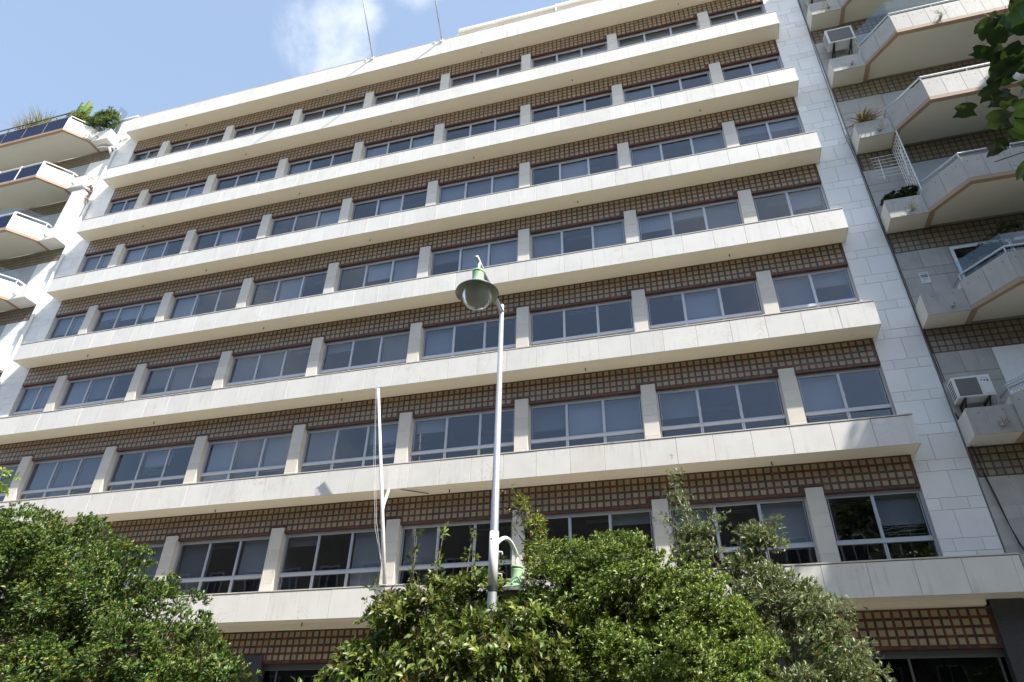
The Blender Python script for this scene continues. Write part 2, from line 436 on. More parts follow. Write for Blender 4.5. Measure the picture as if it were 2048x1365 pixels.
# marble bands
PAN_W = (X1 - X0) / 33
def panel_mesh(w, h, t, b=.004):
    m_ = MB(); m_.bevbox(-w / 2, w / 2, -t / 2, t / 2, -h / 2, h / 2, b); return m_
bands = []
pan_me = mesh_of("fascia_panel", panel_mesh(PAN_W - .007, .668, .03), M['marble'])
pan0_me = mesh_of("fascia_panel", panel_mesh(PAN_W - .007, .955, .03), M['marble'])
end_me = None
def band_end(x, y, z0, z1, side, parent):
    m_ = MB(); m_.box(x, x + .03 * side if side > 0 else x, 0, 0, 0, 0)
for k in range(8):
    z = zb[k]; h = .97 if k == 0 else .707
    xa, xb = X0, X1
    if k == 7: xb = 29.09
    mb = MB()
    mb.box(xa + .03, xb - .03, .032, WY + .35, z, z + h - .028)
    mb.box(xa + .03, xb - .03, .0305, .0318, z + .004, z + h - .03, mi=1)
    b = obj("fascia_band", mb, [M['soffit'], M['joint']], office)
    bands.append(b)
    n = 33 if k < 7 else 34
    for i in range(n):
        w = PAN_W
        place("fascia_panel", pan0_me if k == 0 else pan_me, b, (xa + (i + .5) * PAN_W + random.uniform(-.001, .001), .015 + random.uniform(-.002, .002), z - .006 + (.955 if k == 0 else .668) / 2 + .003))
    if k == 7:
        mb = MB(); mb.bevbox(28.945, 29.086, 0.0, .03, z - .003, z + .665); obj("fascia_panel", mb, M['marble'], b)
    for x, sgn in ((xa, 0), (xb - .028, 1)):
        mb = MB(); mb.box(x, x + .028, .034, WY - .004, z - .004, z + h - .03); obj("end_panel", mb, M['marble'], b)
    mb = MB(); mb.box(xa - .008, xb + .008, -.010, WY + .3, z + h - .026, z + h); obj("coping", mb, M['coping'], b)
mb = MB(); mb.box(0.3, 28.4, .42, WY - .004, 4.68, 4.796); obj("soffit_beam", mb, M['soffit'], office)

# little drain spouts under the bands
sp = MB(); sp.tube([(0, 0, 0), (0, 0, -.05), (.012, -.012, -.085)], .014, 8)
sp_me = mesh_of("drain_spout", sp, M['blackmetal'], smooth=True)
for k in range(8):
    for x in ((3.03, 10.2, 17.2, 25.05) if k % 2 == 0 else (7.0, 13.6, 20.86)):
        place("drain_spout", sp_me, office, (x, .36, zb[k] + .002))

# end walls of marble courses
def courses(xa, xb, zlo, zhi, y, parent, mats, name, seed, tall=.60, low=.26, first_tall=True, jy=.02):
    rnd = random.Random(seed); z = zhi; t = first_tall; row = 0
    while z > zlo + .05:
        h = min(tall if t else low, z - zlo)
        W = xb - xa
        if t: cuts = [0, (.42 if row % 4 == 0 else .55) * W, W]
        else: cuts = [0, .24 * W, .72 * W, W]
        for a, b_ in zip(cuts[:-1], cuts[1:]):
            m_ = MB(); m_.bevbox(xa + a + .003, xa + b_ - .003, y + rnd.uniform(-.002, .002), y + jy + .01, z - h + .003, z - .003, .003)
            obj(name, m_, mats, parent)
        z -= h; t = not t; row += 1
mb = MB(); mb.box(TX1, 29.09, WY + .022, 1.2, 5.5, 27.3)
ew = obj("end_wall", mb, M['lightjoint'], office)
courses(27.982, 29.085, 5.52, 27.25, WY, ew, M['wallstone'], "wall_panel", 1)
mb = MB(); mb.box(-.97, TX0, WY + .022, 1.2, 4.8, 27.3)
ew = obj("end_wall", mb, M['lightjoint'], office)
courses(-.965, .168, 5.52, 27.25, WY, ew, M['wallstone'], "wall_panel", 2)

# tile strips
TP = (TX1 - TX0) / 163.5
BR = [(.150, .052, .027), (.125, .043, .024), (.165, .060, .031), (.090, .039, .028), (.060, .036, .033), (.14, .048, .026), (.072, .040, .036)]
def tile_cells(m_, x0, n, z_top, rows, keep=None):
    pass
# embossed tile: a square with a raised rim ring
def tile_mb(s=.0575, t=.012):
    m_ = MB()
    b = .007
    ys = [0, -t * .55, -t, -t * .7]
    rings = [(s, 0), (s, -t * .8), (s - .005, -t), (s - .015, -t), (s - .019, -t * .86)]
    n = 0
    for r, y in rings:
        m_.v += [(-r, y, -r), (r, y, -r), (r, y, r), (-r, y, r)]
    for i in range(len(rings) - 1):
        for k in range(4):
            k2 = (k + 1) % 4; u = i * 4; w = u + 4
            m_.f.append((u + k, u + k2, w + k2, w + k)); m_.c.append(None); m_.m.append(0)
    e = (len(rings) - 1) * 4
    m_.f.append((e, e + 1, e + 2, e + 3)); m_.c.append(None); m_.m.append(0)
    return m_
TILE = tile_mb()
tile_me = mesh_of("tile", TILE, M['beige'])
def cell_list():
    cells = []
    for k in range(8):
        ztop = zb[k] - (.0 if k < 7 else .12)
        for r in range(4):
            for c in range(163 if k < 7 else 166):
                x = TX0 + TP * c + .1127
                z = ztop - .0990 - .1705 * r
                if r == 3 and any(abs(x - p) < PW / 2 + .05 for p in PIERS): continue
                cells.append((x, z, k, r, c))
    return cells
cells = cell_list()
def near(cell):
    x, z, k, r, c = cell
    d2 = (x - 23.37) ** 2 + 15.7 ** 2 + (z - 1.65) ** 2
    vis = 0 if (k == 7 and (x < 25.4 or r > 3)) or (k == 6 and x < 24.2 and x > 18.8 and z < 7.35) or x > 27.9 else 1
    return (-vis, d2)
cells.sort(key=near)
strips = []
rnd = random.Random(5)
for k in range(8):
    ztop = zb[k] - (0 if k < 7 else .12)
    m_ = MB(); m_.box(TX0, TX1 if k < 7 else 28.5, WY + .012, WY + .09, ztop - .735, ztop - .0)
    s = obj("tile_strip", m_, M['grout'], office); strips.append(s)
    # brown edging pieces, one small slab each, with open joints
    m_ = MB(); nr = 4; x_end = TX1 if k < 7 else 28.5
    nc = 163 if k < 7 else 166
    for r in range(nr + 1):
        z = ztop - .009 - .1705 * r
        if r == nr: z = ztop - .735 + .018 + .009
        for c in range(nc + 1):
            x = TX0 + TP * c
            col = BR[rnd.randrange(7)]
            m_.box(x + .056, x + TP - .002, WY + .003, WY + .0125, z - .027, z + .018, col, skip="k")
            col2 = BR[rnd.randrange(7)]
            m_.box(x + .002, x + .053, WY + .003, WY + .0125, z - .027, z + .018, col2, skip="k")
            if r < nr: m_.box(x + .002, x + .053, WY + .003, WY + .0125, z - .149, z - .030, BR[rnd.randrange(7)], skip="k")
    # underside of the lintel: darker browns picked, its shade put into the colour
    for c in range(nc + 1):
        x = TX0 + TP * c
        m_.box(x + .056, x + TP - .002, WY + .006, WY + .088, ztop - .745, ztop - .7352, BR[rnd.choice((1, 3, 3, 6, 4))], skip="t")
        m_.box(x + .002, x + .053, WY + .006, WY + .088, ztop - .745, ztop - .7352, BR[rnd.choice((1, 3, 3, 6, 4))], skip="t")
    o = obj("brown_edging", m_, M['brown'], s, kind="stuff")
singles = cells[:298]
for x, z, k, r, c in singles: place("tile", tile_me, strips[k], (x, WY + .0125, z))
rest = cells[298:]
tv = np.array(TILE.v, 'f'); tf = np.array(TILE.f, 'i')
off = np.array([(x, WY + .0125, z) for x, z, *_ in rest], 'f')
V = (tv[None] + off[:, None]).reshape(-1, 3); F = (tf[None] + (np.arange(len(rest)) * len(tv))[:, None, None]).reshape(-1, 4)
def np_mesh(name, V, F, material, tint=None):
    me = bpy.data.meshes.new(name)
    nf, nv = F.shape
    me.vertices.add(len(V)); me.vertices.foreach_set("co", np.ascontiguousarray(V, 'f').ravel())
    me.loops.add(nf * nv); me.loops.foreach_set("vertex_index", np.ascontiguousarray(F, 'i').ravel())
    me.polygons.add(nf); me.polygons.foreach_set("loop_start", np.arange(0, nf * nv, nv, dtype='i'))
    me.polygons.foreach_set("loop_total", np.full(nf, nv, 'i'))
    if tint is not None:
        at = me.attributes.new("tint", 'FLOAT_COLOR', 'FACE')
        at.data.foreach_set("color", np.ascontiguousarray(np.concatenate([tint, np.ones((nf, 1))], 1), 'f').ravel())
    me.materials.append(material); me.update(); me.validate()
    return me
tt = np.array([.32, .272, .165]) * RNG.uniform(.90, 1.10, (len(rest), 1)) * RNG.uniform(.97, 1.03, (len(rest), 3))
o = place("tile_field", np_mesh("tile_field", V, F, M['beigeset'], np.repeat(tt, len(tf), 0)), office); o["kind"] = "stuff"

# piers of four blocks
bh = (.60, .30, .57, .42)
pm = []
for h in bh:
    m_ = MB(); m_.bevbox(-PW / 2, PW / 2, -.0, .17, -h / 2 + .0025, h / 2 - .0025, .004); pm.append(mesh_of("pier_block", m_, M['pierstone']))
PY = .545
for k in range(7):
    ztop = zb[k] - .605
    for px in PIERS:
        m_ = MB(); m_.box(px - PW / 2 + .012, px + PW / 2 - .012, PY + .17, WY + .34, zb[k + 1] + .5, zb[k] - .70)
        m_.box(px - PW / 2 + .004, px + PW / 2 - .004, PY + .004, PY + .17, zb[k + 1] + .5, ztop - .004)
        p = obj("pier", m_, M['lightjoint'], office)
        z = ztop
        for j, h in enumerate(bh):
            place("pier_block", pm[j], p, (px + random.uniform(-.001, .001), PY + random.uniform(-.0015, .0015), z - h / 2)); z -= h

# windows: frame > panes and blinds
def bay_spans():
    e = [TX0] + [v for p in PIERS for v in (p - PW / 2, p + PW / 2)] + [TX1]
    return [(e[2 * i], e[2 * i + 1]) for i in range(9)]
SPANS = bay_spans()
FY = .715
rb = random.Random(21)
bent = {(6, 8, 1)}
frame_cache = {}
def window_meshes(w, n):
    key = (round(w, 3), n)
    if key in frame_cache: return frame_cache[key]
    fm = MB(); h_top, h_tr, h_bot = -.745, -1.80, -2.37
    # outer frame
    fm.box(0, .045, 0, .09, h_bot, h_top); fm.box(w - .045, w, 0, .09, h_bot, h_top)
    fm.box(.045, w - .045, 0, .09, h_top - .05, h_top)
    fm.box(.045, w - .045, -.012, .09, h_tr - .07, h_tr)
    fm.box(.045, w - .045, 0, .09, h_bot, h_bot + .05)
    fm.box(.045, w - .045, .012, .05, h_tr, h_tr + .035); fm.box(.045, w - .045, .012, .05, h_top - .085, h_top - .05)
    pw = (w - .09) / n
    for i in range(1, n):
        x = .045 + i * pw
        fm.box(x - .023, x + .023, .004, .08, h_tr, h_top - .05)
        fm.box(x - .035, x - .004, .004, .08, h_bot + .05, h_tr - .07); fm.box(x + .004, x + .035, .004, .08, h_bot + .05, h_tr - .07)
        # latch on the sash
        fm.box(x + .025, x + .040, -.004, .012, h_tr + .34, h_tr + .46)
    # inner rails of each sash
    for i in range(n):
        x = .045 + i * pw
        fm.box(x + .024, x + .036, .014, .05, h_tr + .035, h_top - .085); fm.box(x + pw - .036, x + pw - .024, .014, .05, h_tr + .035, h_top - .085)
    gp = MB(); gp.box(-(pw - .05) / 2, (pw - .05) / 2, -.003, .003, -(h_top - h_tr - .1) / 2, (h_top - h_tr - .1) / 2)
    gl = MB(); gl.box(-(pw - .06) / 2, (pw - .06) / 2, -.003, .003, -.23, .23)
    frame_cache[key] = (mesh_of("window", fm, M['alu']), mesh_of("pane", gp, M['glass']), mesh_of("pane", gl, M['glass']), pw)
    return frame_cache[key]
blind_cache = {}
for k in range(7):
    for b, (xa, xb) in enumerate(SPANS):
        w = xb - xa; n = 2 if b in (0, 8) else 3
        fme, gme, lme, pw = window_meshes(w, n)
        z = zb[k]
        win = place("window", fme, office, (xa, FY, z))
        for i in range(n):
            xc = xa + .045 + (i + .5) * pw
            place("pane", gme, win, (xc, FY + .030, z - .745 - .05 - (1.055 - .1) / 2 - .025 + .025))
            if k >= 4: place("pane", lme, win, (xc, FY + .034, z - 2.09))
            # blinds
            u = rb.random()
            if (k, b, i) in bent: drop = .62
            elif k == 6: drop = 0 if u < .62 else (1.0 if u < .80 else rb.uniform(.15, .5))
            elif k < 2: drop = 0 if u < .62 else 1.0
            else: drop = 0 if u < .34 else (1.0 if u < .74 else rb.uniform(.2, .9))
            if drop > .05:
                h = .99 * drop if drop < 1 else (1.0 if rb.random() < .5 else 1.56)
                bw = pw - .05
                key = (round(bw, 2), round(h, 2))
                if key not in blind_cache:
                    m_ = MB(); m_.box(-bw / 2, bw / 2, -.008, .008, -h, 0); m_.box(-bw / 2, bw / 2, -.014, .014, -h - .022, -h)
                    m_.box(-bw / 2, bw / 2, -.018, .018, 0, .03)
                    blind_cache[key] = mesh_of("blind", m_, M['blind'])
                place("blind", blind_cache[key], win, (xc, FY + .17 + rb.uniform(-.01, .02), z - .83))
                if drop < 1 and (rb.random() < .35 or (k, b, i) in bent):      # sagging slats under a broken blind
                    m_ = MB(); zz = z - .83 - h - .03
                    for q in range(7):
                        a0, a1 = xc - bw / 2 + rb.uniform(0, .1), xc + bw / 2 - rb.uniform(0, .1)
                        za, zc = zz - q * .045 + rb.uniform(-.05, .02), zz - q * .045 + rb.uniform(-.06, .05)
                        if q % 3 == 2: a1 = a0 + bw * .55; zc = za + .18
                        m_.obox((a0, FY + .16, za), (a1 - a0, 0, zc - za), (0, .022, .006), (0, .004, .012))
                    obj("bent_slat", m_, M['blindbent'], win)

# ground floor front: dark glazing, granite posts
m_ = MB(); m_.box(.17, 28.5, FY + .02, FY + .08, 3.80, 3.935); m_.box(.17, 28.5, FY - .02, FY + .08, 1.9, 1.96)
m_.box(.17, 28.5, FY + .02, FY + .08, 3.02, 3.035)
for x in np.arange(.5, 28.5, 1.55): m_.box(x - .02, x + .02, FY + .024, FY + .07, 1.96, 3.80)
sf = obj("shop_front", m_, M['aludark'], office)
m_ = MB(); m_.box(.17, 28.5, FY + .05, FY + .056, 1.96, 3.80); obj("pane", m_, M['shopglass'], sf)
m_ = MB(); m_.box(.17, 28.9, WY, FY + .2, 0, 1.9); obj("plinth", m_, M['granite'], office)
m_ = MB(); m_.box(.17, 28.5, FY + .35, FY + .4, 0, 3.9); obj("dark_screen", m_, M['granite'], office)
for px in PIERS[:-1] + [24.75]:
    m_ = MB(); m_.box(px - .33, px + .33, WY - .05, FY + .2, 1.9, 4.12); obj("granite_post", m_, M['granite'], office)
m_ = MB(); m_.box(28.5, 29.08, WY - .06, FY + .3, 0, 4.796); obj("granite_post", m_, M['granite'], office)
m_ = MB(); m_.box(-.97, .17, WY - .02, FY + .3, 0, 4.8); obj("granite_post", m_, M['granite'], office)

# ---------------------------------------------------------------- neighbouring blocks
def balcony_outline(sx, xw, x_end, inset=0.0):
    """plan of the balcony from the wall; sx=+1 opens to the right, -1 to the left; xw is where it leaves the planter"""
    i = inset
    pts = [(xw + sx * i, .60), (xw + sx * i, -.03 - i * .0), (xw + sx * (.72 + i * .45), -.95 + i), (x_end, -.95 + i), (x_end, .60)]
    return pts
def wallside(parent, sx, xw, x_end, zf, ztop, kind, stone, win_mat):
    pass

def tilefield(parent, xa, xb, ztop, rows, count_px, edge_first=None):
    """beige squares set in brown: every square its own tile"""
    p = .166
    n = int((xb - xa) / p)
    m_ = MB(); m_.box(xa, xb, WY + .006, WY + .08, ztop - rows * p - .02, ztop)
    s = obj("tile_strip", m_, M['oldbrown'], parent)
    return s, [(xa + .03 + p * (c + .5), ztop - .02 - p * (r + .5)) for r in range(rows) for c in range(n)]
ot = MB(); s_ = .065
pts = [(-s_, -s_ * .8), (-s_ * .8, -s_), (s_ * .8, -s_), (s_, -s_ * .8), (s_, s_ * .8), (s_ * .8, s_), (-s_ * .8, s_), (-s_, s_ * .8)]
n0 = len(ot.v)
ot.v += [(x, 0, z) for x, z in pts] + [(x * .88, -.010, z * .88) for x, z in pts]
for i in range(8):
    j = (i + 1) % 8; ot.f.append((i, j, 8 + j, 8 + i)); ot.c.append(None); ot.m.append(0)
ot.f.append(tuple(range(8, 16))); ot.c.append(None); ot.m.append(0)
ot_me = mesh_of("tile", ot, M['oldbeige'])

spout_mb = MB(); spout_mb.box(-.03, -.012, -.10, .0, 0, .07); spout_mb.box(.012, .03, -.10, 0, 0, .07); spout_mb.box(-.012, .012, -.10, 0, 0, .018)
spout_me = mesh_of("drain_spout", spout_mb, M['oldwall'])

def bolts(m_, pts, n):
    for p in pts:
        p = Vector(p); n = Vector(n).normalized(); a = n.orthogonal().normalized() * .014; b = n.cross(a).normalized() * .014
        q = p + n * .004
        m_.poly([tuple(q + a * math.cos(t) + b * math.sin(t)) for t in [k * math.pi / 3 for k in range(6)]], mi=1)

def block(name, label, loc, sx, xseam, x_end, floors, mats, front_glass):
    """apartment block with one planter and one chamfered balcony per floor; sx=+1: opens to the right of the seam"""
    B = thing(name, label, "building", loc)
    xa, xb = sorted((xseam, x_end))
    m_ = MB(); m_.box(xa, xb, WY + .03, 9, 0, floors[0] + (6.5 if sx > 0 else .6)); obj("wall", m_, mats['wall'], B)
    xp0, xp1 = xseam + sx * .02, xseam + sx * .93           # planter
    xw = xp1                                               # where the balcony leaves the planter
    tiles_all = []
    for fi, zf in enumerate(floors):
        # slab with painted underside, tan edge trim below it
        out = balcony_outline(sx, xw, x_end)
        inn = balcony_outline(sx, xw, x_end, .13)
        m_ = MB(); poly = [(x, y) for x, y in inn]
        if sx < 0: poly = poly[::-1]
        m_.prism(poly, zf + .045, zf + .16); slab = obj("balcony_slab", m_, mats['soffit'], B)
        m_ = MB()
        for i in range(3):
            a, b, c, d = out[i], out[i + 1], inn[i + 1], inn[i]
            q = [a, b, c, d] if sx > 0 else [d, c, b, a]
            m_.prism(q, zf - .012, zf + .10)
        obj("edge_trim", m_, mats['trim'], slab)
        # planter box
        m_ = MB(); x0, x1 = sorted((xp0, xp1)); m_.box(x0, x1, .0, WY + .02, zf, zf + .62, skip="f")
        m_.box(x0 + .01, x1 - .01, .004, .02, zf + .004, zf + .616)
        pl = obj("planter", m_, mats['planter'], B)
        m_ = MB(); m_.bevbox(x0, x1, -.022, -.0, zf - .004, zf + .63, .004)
        bolts(m_, [(x0 + .22, -.022, zf + .50), (x0 + .68, -.022, zf + .52)], (0, -1, 0))
        obj("planter_panel", m_, [mats['panel'], M['blackmetal']], pl)
        m_ = MB(); m_.box(x0 + .05, x1 - .05, .06, WY - .05, zf + .56, zf + .60); obj("soil", m_, M['soil'], pl)
        place("drain_spout", spout_me, pl, ((x0 + x1) / 2 + .1 * sx, -.02, zf + .16), (math.radians(20), 0, math.radians(8)))
        # parapet panels: the chamfer, then the straight front
        A, Bc = Vector((xw, -.03, 0)), Vector((xw + sx * .72, -.95, 0))
        segs = [(A, A.lerp(Bc, .48)), (A.lerp(Bc, .48), Bc)]
        if not front_glass(fi):
            x = Bc.x; k = 0
            while abs(x - Bc.x) < 5.2:
                segs.append((Vector((x, -.95, 0)), Vector((x + sx * .47, -.95, 0)))); x += sx * .47
        par = MB()
        ox = [(p.x, p.y) for p in (A, Bc)]
        dirc = (Bc - A).normalized(); nrm = Vector((dirc.y, -dirc.x, 0)) if sx > 0 else Vector((-dirc.y, dirc.x, 0))
        zlo, zhi = zf + .12, zf + .82
        par.obox(A - nrm * .03 + Vector((0, 0, zlo)), (Bc - A), -nrm * .10, (0, 0, zhi - zlo))
        if not front_glass(fi): par.obox(Vector((Bc.x, -.92, zlo)), Vector((sx * 5.2, 0, 0)), Vector((0, .10, 0)), Vector((0, 0, zhi - zlo)))
        par.box(min(xw, xw + sx * .1), max(xw, xw + sx * .1), .0, WY, zlo, zhi)
        pr = obj("parapet", par, mats['planter'], B)
        for (p, q) in segs:
            d = (q - p); L_ = d.length; d.normalize()
            nn = Vector((d.y, -d.x, 0)) if sx > 0 else Vector((-d.y, d.x, 0))
            m_ = MB(); m_.obox(p + d * .004 - nn * .028 + Vector((0, 0, zlo - .015)), d * (L_ - .008), nn * .028, (0, 0, zhi - zlo + .02))
            bolts(m_, [tuple(p + d * (L_ * t) + Vector((0, 0, zhi - .17))) for t in (.27, .74)], nn)
            obj("parapet_panel", m_, [mats['panel'], M['blackmetal']], pr)
        # thin dark coping line
        # rails
        m_ = MB(); zr_ = zf + 1.04
        rp = [(xw + sx * .05, .5, zr_), (xw + sx * .06, .03, zr_), (xw + sx * .76, -.86, zr_), (x_end, -.86, zr_)]
        m_.tube(rp, .028, 8)
        posts = [(xw + sx * .06, .03), (xw + sx * .76, -.86)] + [(xw + sx * (.76 + 1.15 * t), -.86) for t in range(1, 5)]
        for (x, y) in posts: m_.tube([(x, y, zhi - .05), (x, y, zr_)], .018, 6)
        rail = obj("railing", m_, M['galv'] if sx > 0 else M['whitemetal'], B)
        # wall behind: tiles, stone, window
        t0, t1 = sorted((xseam + sx * .02, x_end))
        s, cells_ = tilefield(B, t0, t1, zf - .01, 4, 0)
        tiles_all += [(c, s) for c in cells_]
        # stone
        zc = zf - .70
        zlow = (floors[fi + 1] + .6) if fi + 1 < len(floors) else zf - 2.6
        xs0, xs1 = sorted((xseam + sx * .012, xseam + sx * 1.25))
        z = zc; t = True
        while z > zlow:
            h = .58 if t else .27
            cuts = [xs0, xs0 + (xs1 - xs0) * (.45 if t else .62), xs1]
            for a, b in zip(cuts[:-1], cuts[1:]):
                m_ = MB(); m_.bevbox(a + .003, b - .003, WY + random.uniform(-.002, .002), WY + .032, z - h + .003, z - .003, .003)
                obj("wall_panel", m_, mats['stone'], B)
            z -= h; t = not t
        # opening beyond the stone
        w0, w1 = sorted((xseam + sx * 1.27, xseam + sx * 4.2))
        m_ = MB(); m_.box(w0, w1, WY + .02, WY + .06, zlow - .5, zc + .0)
        obj("opening_frame", m_, mats['frame'](fi), B)
    tiles_all.sort(key=lambda c: abs(c[0][0] - xseam) + .06 * abs(c[0][1] - 10))
    for (x, z), s in tiles_all[:300]: place("tile", ot_me, s, (x, WY + .006, z))
    rest = tiles_all[300:]
    if rest:
        m_ = MB()
        for (x, z), s in rest:
            n = len(m_.v); m_.v += [(x + a, WY + .006 + b, z + c) for a, b, c in ot.v]
            for f in ot.f: m_.f.append(tuple(n + i for i in f)); m_.c.append(None); m_.m.append(0)
        obj("tile_field", m_, M['oldbeige'], B, kind="stuff")
    return B

RF = [26.45, 23.38, 20.32, 17.25, 14.16, 11.06, 7.96]
right_block = block("apartment_block", "weathered apartment block with tan edged chamfered balconies and grey stone, in tree shade", (33, .6, 0), 1, 29.105, 37.0,
    RF, dict(wall=M['oldwall'], soffit=M['rsoffit'], trim=M['trim'], planter=M['rsoffit'], panel=M['concrete'], stone=M['oldwall'],
             frame=lambda i: M['shutter'] if i != 5 else M['whitemetal']), lambda fi: False)
LF = [26.4, 23.32, 20.25, 17.18, 14.1, 11.0]
left_block = block("apartment_block", "bright white apartment block with blue glass balcony fronts and rooftop plants", (-5, .6, 0), -1, -1.0, -10.0,
    LF, dict(wall=M['whitepaint'], soffit=M['rsoffit'], trim=M['trim'], planter=M['whitepaint'], panel=M['lpanel'], stone=M['wallstone'],
             frame=lambda i: M['shutter']), lambda fi: True)
# the stretch of wall below the right block's lowest balcony and its shop canopy
z = 7.2; t = True
while z > 5.6:
    h = .58 if t else .27
    for a, b in ((29.115, 29.62), (29.62, 30.3), (30.3, 31.1), (31.1, 32.0)):
        m_ = MB(); m_.bevbox(a + .003, b - .003, WY, WY + .032, max(z - h, 5.5) + .003, z - .003, .003); obj("wall_panel", m_, M['oldwall'], right_block)
    z -= h; t = not t
m_ = MB(); m_.box(29.10, 37, .032, WY + .1, 4.8, 5.48); cn = obj("canopy", m_, M['rsoffit'], right_block)
for i in range(7):
    m_ = MB(); m_.bevbox(29.104 + i * .86, 29.10 + (i + 1) * .86 - .006, .0, .03, 4.79, 5.47, .004); obj("canopy_panel", m_, M['concrete'], cn)
m_ = MB(); m_.box(29.1, 37, .60, .66, 0, 4.79); obj("shop_wall", m_, M['granite'], right_block)

# glass screens on right balconies
def glass_screen(parent, x0, zlo, zhi, name="glass_screen"):
    m_ = MB()
    A, B_ = Vector((x0 + .10, .02, zlo)), Vector((x0 + .80, -.83, zlo))
    nn = Vector((.01, .008, 0))
    m_.obox(A, B_ - A, nn, (0, 0, zhi - zlo)); obj(name, m_, M['railglass'], parent)
    for i in range(3):
        m_ = MB(); m_.obox(B_ + Vector((.01 + i * 1.3, 0, 0)), (1.28, 0, 0), (0, .01, 0), (0, 0, zhi - zlo)); obj(name, m_, M['railglass'], parent)
glass_screen(right_block, 30.03, 21.2, 22.03)
glass_screen(right_block, 30.03, 11.93, 12.50)
# white door frame and dark glass behind the glass screen floor
m_ = MB(); m_.box(30.40, 30.47, WY - .01, WY + .019, 11.2, 13.40); m_.box(30.47, 33.2, WY - .01, WY + .019, 13.32, 13.40); m_.box(31.7, 31.77, WY - .01, WY + .019, 11.2, 13.32)
dr = obj("door", m_, M['whitemetal'], right_block)
m_ = MB(); m_.box(30.47, 33.2, WY + .004, WY + .012, 11.2, 13.32); obj("pane", m_, M['shopglass'], dr)
# scrolled ironwork on the lowest balcony rail
m_ = MB()
for i in range(14):
    for j in range(2):
        c = Vector((30.14 + .052 * i, .0 - .066 * i if i < 14 else -.86, 8.86 + j * .19))
        m_.tube([c + Vector((.05 * math.cos(t), -.05 * math.cos(t), .085 * math.sin(t))) for t in np.linspace(0, 5.4, 9)], .011, 5)
m_.tube([(30.06, .06, 9.06), (30.85, -.93, 9.06), (33, -.93, 9.06)], .02, 6); m_.tube([(30.06, .06, 8.74), (30.85, -.93, 8.74), (33, -.93, 8.74)], .016, 6)
obj("scroll_ironwork", m_, M['galv'], right_block)

# blue glass fronts of the left balconies
for zf in LF:
    m_ = MB()
    for t in range(6): m_.tube([(-2.67 - 1.25 * t, -.93, zf + .10), (-2.67 - 1.25 * t, -.93, zf + 1.0)], .022, 6)
    m_.tube([(-2.67, -.93, zf + .14), (-10, -.93, zf + .14)], .016, 6); m_.tube([(-2.67, -.93, zf + .9), (-10, -.93, zf + .9)], .022, 6)
    if zf > 26:
        m_.tube([(-2.67, -.93, zf + 1.22), (-10, -.93, zf + 1.22)], .03, 6)
        for t in range(6): m_.tube([(-2.67 - 1.25 * t, -.93, zf + 1.0), (-2.67 - 1.25 * t, -.93, zf + 1.22)], .02, 6)
    fr = obj("front_railing", m_, M['whitemetal'] if zf < 26 else M['aludark'], left_block)
    for t in range(6):
        m_ = MB(); m_.box(-2.69 - 1.25 * t - 1.21, -2.69 - 1.25 * t - .02, -.925, -.913, zf + .17, zf + .86); obj("pane", m_, M['blueglass'], fr)
for zf in LF[2:5]:
    m_ = MB(); m_.obox((-2.02, .0, zf + .85), (-.66, -.84, 0), (-.008, .006, 0), (0, 0, .52)); m_.obox((-2.68, -.84, zf + .85), (-3.5, 0, 0), (0, .01, 0), (0, 0, .52))
    obj("glass_screen", m_, M['railglass'], left_block)
# infill box with a chamfered head above one planter, pipe, roof stair head
m_ = MB()
pr = [(-.0, 20.86), (-.0, 23.02), (.16, 23.22), (.60, 23.22), (.60, 20.86)]
n = len(m_.v); m_.v += [(-1.46, y, z) for y, z in pr] + [(-1.06, y, z) for y, z in pr]
m_.f += [tuple(range(5)), tuple(reversed(range(5, 10)))] + [((i + 1) % 5, i, 5 + i, 5 + (i + 1) % 5) for i in range(5)]
m_.c += [None] * 7; m_.m += [0] * 7
obj("infill_box", m_, M['whitepaint'], left_block)
m_ = MB(); m_.box(-1.6, -.55, .55, 4, 26.9, 28.4); m_.box(-1.62, -.5, .5, 4, 28.4, 28.48); rh = obj("roof_stair_head", m_, M['whitepaint'], left_block)
m_ = MB()
for i in range(9): m_.box(-1.5 + .08 * i, -1.46 + .08 * i, .53, .549, 27.3, 28.25)
obj("louvre", m_, M['whitemetal'], rh)
m_ = MB(); m_.tube([(-.93, .53, 26.2), (-.93, .53, 5.6)], .055, 12)
for z in np.arange(6.5, 26, 1.55): m_.tube([(-.93, .53, z), (-.93, .53, z + .06)], .066, 12)
pipe = obj("drainpipe", m_, M['whitemetal'], smooth=True)
tag(pipe, "long white drainpipe down the seam between white block and office", "pipe")
m_ = MB(); m_.tube([(-1.8, .30, 26.30), (-1.45, .30, 26.28), (-1.2, .40, 26.27), (-1.0, .42, 26.25), (-.93, .53, 26.1), (-.93, .53, 25.9)], .05, 10)
m_.tube([(-1.12, .36, 26.18), (-1.1, .5, 25.98), (-1.1, .6, 25.95)], .06, 10)
obj("pipe_elbow", m_, M['whitemetal'], pipe, smooth=True)

